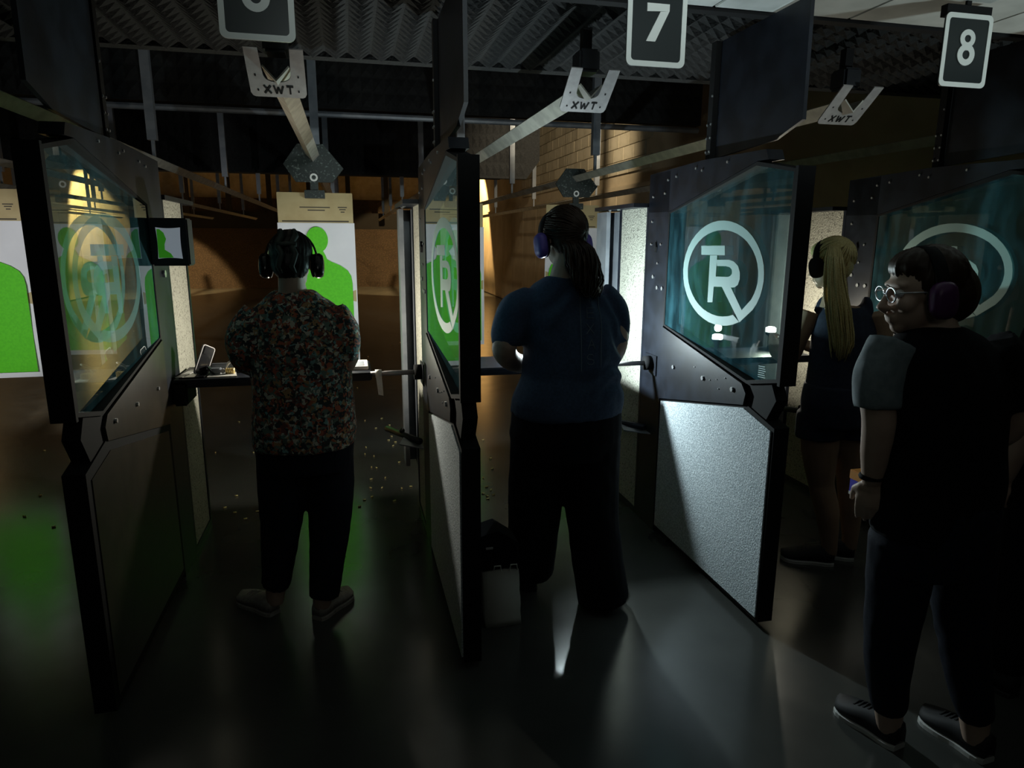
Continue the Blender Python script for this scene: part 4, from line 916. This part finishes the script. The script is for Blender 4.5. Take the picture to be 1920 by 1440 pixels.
# bystander in the dark at the right
w4, H4, t4 = person('bystander in dark clothes with plum earmuffs, head turned left, arm hanging with a wrist band', (1.63, 1.55, 0), dict(
    head=(1.530, 1.565, 1.482), yaw=1.30, pitch=.10, hs=1.0, neck=(1.570, 1.545, 1.385), skin=M['skin'], vox=.0055, twist=.12,
    torso=[(.78, 1.655, 1.54, .19, .14), (.95, 1.650, 1.54, .195, .135), (1.1, 1.632, 1.54, .195, .13), (1.24, 1.62, 1.545, .195, .125), (1.32, 1.605, 1.55, .175, .11), (1.365, 1.59, 1.55, .125, .09), (1.392, 1.575, 1.55, .075, .068)],
    armL=dict(p=[(1.435, 1.56, 1.315), (1.408, 1.545, 1.21), (1.412, 1.535, 1.13), (1.432, 1.555, 1.03), (1.450, 1.575, .940)], r=[.052, .047, .044, .040, .027], hd=(.06, .10, -1), hn=(.75, .5, 0), hs=-1, curl=.16),
    armR=dict(p=[(1.785, 1.52, 1.315), (1.835, 1.51, 1.20), (1.865, 1.54, 1.08), (1.835, 1.68, .97), (1.775, 1.79, .885)], r=[.052, .047, .044, .038, .027], hd=(-1, .05, -.18), hn=(0, -.25, -1), hs=-1, curl=.75),
    sleeves=[([(1.465, 1.555, 1.33), (1.415, 1.55, 1.26), (1.408, 1.54, 1.17)], [.072, .066, .060]), ([(1.745, 1.53, 1.33), (1.815, 1.505, 1.25), (1.85, 1.50, 1.16)], [.072, .066, .060])],
    top=M['black_cloth'], top_name='shirt', top_disp=cloth_disp(.005, 10, 6.1, .004, 4),
    legL=dict(p=[(1.56, 1.54, .75), (1.57, 1.56, .45), (1.61, 1.585, .28), (1.665, 1.61, .05)], r=[.085, .06, .055, .036]),
    legR=dict(p=[(1.75, 1.53, .75), (1.79, 1.52, .45), (1.85, 1.51, .28), (1.895, 1.50, .05)], r=[.085, .06, .055, .036]),
    pants=[([(1.56, 1.54, .76), (1.565, 1.555, .50), (1.60, 1.58, .28), (1.648, 1.605, .14)], [.100, .080, .064, .052]), ([(1.75, 1.53, .76), (1.785, 1.52, .50), (1.835, 1.51, .28), (1.882, 1.50, .14)], [.100, .080, .064, .052])],
    hips=[(.68, 1.655, 1.535, .18, .13), (.80, 1.655, 1.535, .186, .138), (.9, 1.652, 1.535, .178, .132)], pants_mat=M['denim'], pants_name='jeans', pants_disp=cloth_disp(.004, 12, 4.0, .002, 6),
    shoes=[((1.675, 1.57), (1.63, 1.80)), ((1.905, 1.455), (1.885, 1.68))], shoe_mat=M['shoe_black'], sole_mat=M['sole']))
hair_cap(w4, H4, M['hair_brown'], 1.0, 1.03, .03)
earmuffs(w4, H4, M['plum'], M['black_matte'], 1.0)
sp = MB()
for e in (-1, 1):
    sp.tube([H4 @ Vector((e * (.031 + .025 * math.cos(a)), .098, .006 + .020 * math.sin(a))) for a in [2 * math.pi * k / 16 for k in range(17)]], .0022, 6)
    sp.tube([H4 @ Vector((e * .056, .096, .012)), H4 @ Vector((e * .078, .05, .012)), H4 @ Vector((e * .082, .0, .008))], .0022, 6)
sp.tube([H4 @ Vector((-.007, .099, .008)), H4 @ Vector((.007, .099, .008))], .002, 6); sp.build('eyeglasses', M['chrome'], w4, True)
g4 = MB(); limb(g4, [(1.450, 1.553, 1.345), (1.411, 1.548, 1.26), (1.405, 1.538, 1.17)], [.070, .0685, .0625], 20)  # shell over the dark left sleeve, its light put into the colour
place_mesh(remesh(g4, .008, 5, .5, cloth_disp(.003, 14, 2.1, .002, 6)), 'sleeve', M['lit_sleeve'], w4)['label'] = 'left sleeve with painted-on grey light'
MB().tube([(1.448 + .032 * math.cos(a), 1.572 + .026 * math.sin(a), .955) for a in [2 * math.pi * k / 18 for k in range(19)]], [.009] * 19, 8).build('wrist_band', M['black_matte'], w4, True)

# second bystander cut off by the right edge
w5, H5, t5 = person('person in black mostly outside the right edge, only a bare forearm and hand showing', (2.36, 1.75, 0), dict(
    head=(2.38, 1.76, 1.55), yaw=.2, pitch=.1, hs=1.0, neck=(2.38, 1.74, 1.43), skin=M['skin'], vox=.0065,
    torso=[(.80, 2.38, 1.74, .19, .14), (1.0, 2.38, 1.74, .19, .14), (1.2, 2.38, 1.74, .195, .13), (1.33, 2.38, 1.74, .19, .12), (1.40, 2.38, 1.74, .11, .085), (1.43, 2.38, 1.74, .066, .062)],
    armL=dict(p=[(2.195, 1.74, 1.345), (2.155, 1.72, 1.19), (2.145, 1.72, 1.06), (2.150, 1.735, .93), (2.158, 1.76, .83)], r=[.05, .046, .042, .038, .027], hd=(-.10, .2, -1), hn=(.8, .3, 0), hs=-1, curl=.3),
    armR=dict(p=[(2.565, 1.74, 1.345), (2.60, 1.72, 1.19), (2.61, 1.73, 1.06), (2.60, 1.75, .93), (2.59, 1.78, .83)], r=[.05, .046, .042, .038, .027], hd=(0, .2, -1), hn=(-.8, .3, 0), hs=1, curl=.3),
    sleeves=[([(2.22, 1.735, 1.36), (2.17, 1.725, 1.25), (2.155, 1.72, 1.12)], [.07, .064, .06]), ([(2.54, 1.735, 1.36), (2.59, 1.725, 1.25), (2.605, 1.725, 1.12)], [.07, .064, .06])],
    top=M['black_cloth'], top_name='shirt', top_disp=cloth_disp(.005, 10, 1.1, .004, 4),
    legL=dict(p=[(2.29, 1.74, .75), (2.29, 1.74, .45), (2.29, 1.74, .05)], r=[.085, .06, .036]), legR=dict(p=[(2.47, 1.74, .75), (2.47, 1.74, .45), (2.47, 1.74, .05)], r=[.085, .06, .036]),
    pants=[([(2.29, 1.74, .76), (2.29, 1.74, .45), (2.29, 1.74, .09)], [.095, .075, .06]), ([(2.47, 1.74, .76), (2.47, 1.74, .45), (2.47, 1.74, .09)], [.095, .075, .06])],
    hips=[(.70, 2.38, 1.74, .175, .13), (.85, 2.38, 1.74, .182, .135)], pants_mat=M['black_cloth'], pants_name='trousers', pants_disp=cloth_disp(.004, 12, 4.4, .002, 6),
    shoes=[((2.28, 1.69), (2.27, 1.94)), ((2.48, 1.69), (2.49, 1.94))], shoe_mat=M['shoe_black'], sole_mat=M['shoe_black']))
hair_cap(w5, H5, M['hair_black'], 1.0, 1.0)
# things held
ob = thing('ammunition_box', 'small orange and violet box held beside the bystander\'s wrist band', 'box', (1.66, 1.80, .79))
MB().bbox(1.600, 1.72, 1.775, 1.835, .800, .845, .002).build('tray', M['blue_card'], ob)
MB().bbox(1.598, 1.722, 1.773, 1.837, .845, .876, .002).build('lid', M['orange_card'], ob)
MB().box(1.601, 1.72, 1.7735, 1.836, .790, .800).build('base_band', M['white_plastic'], ob)
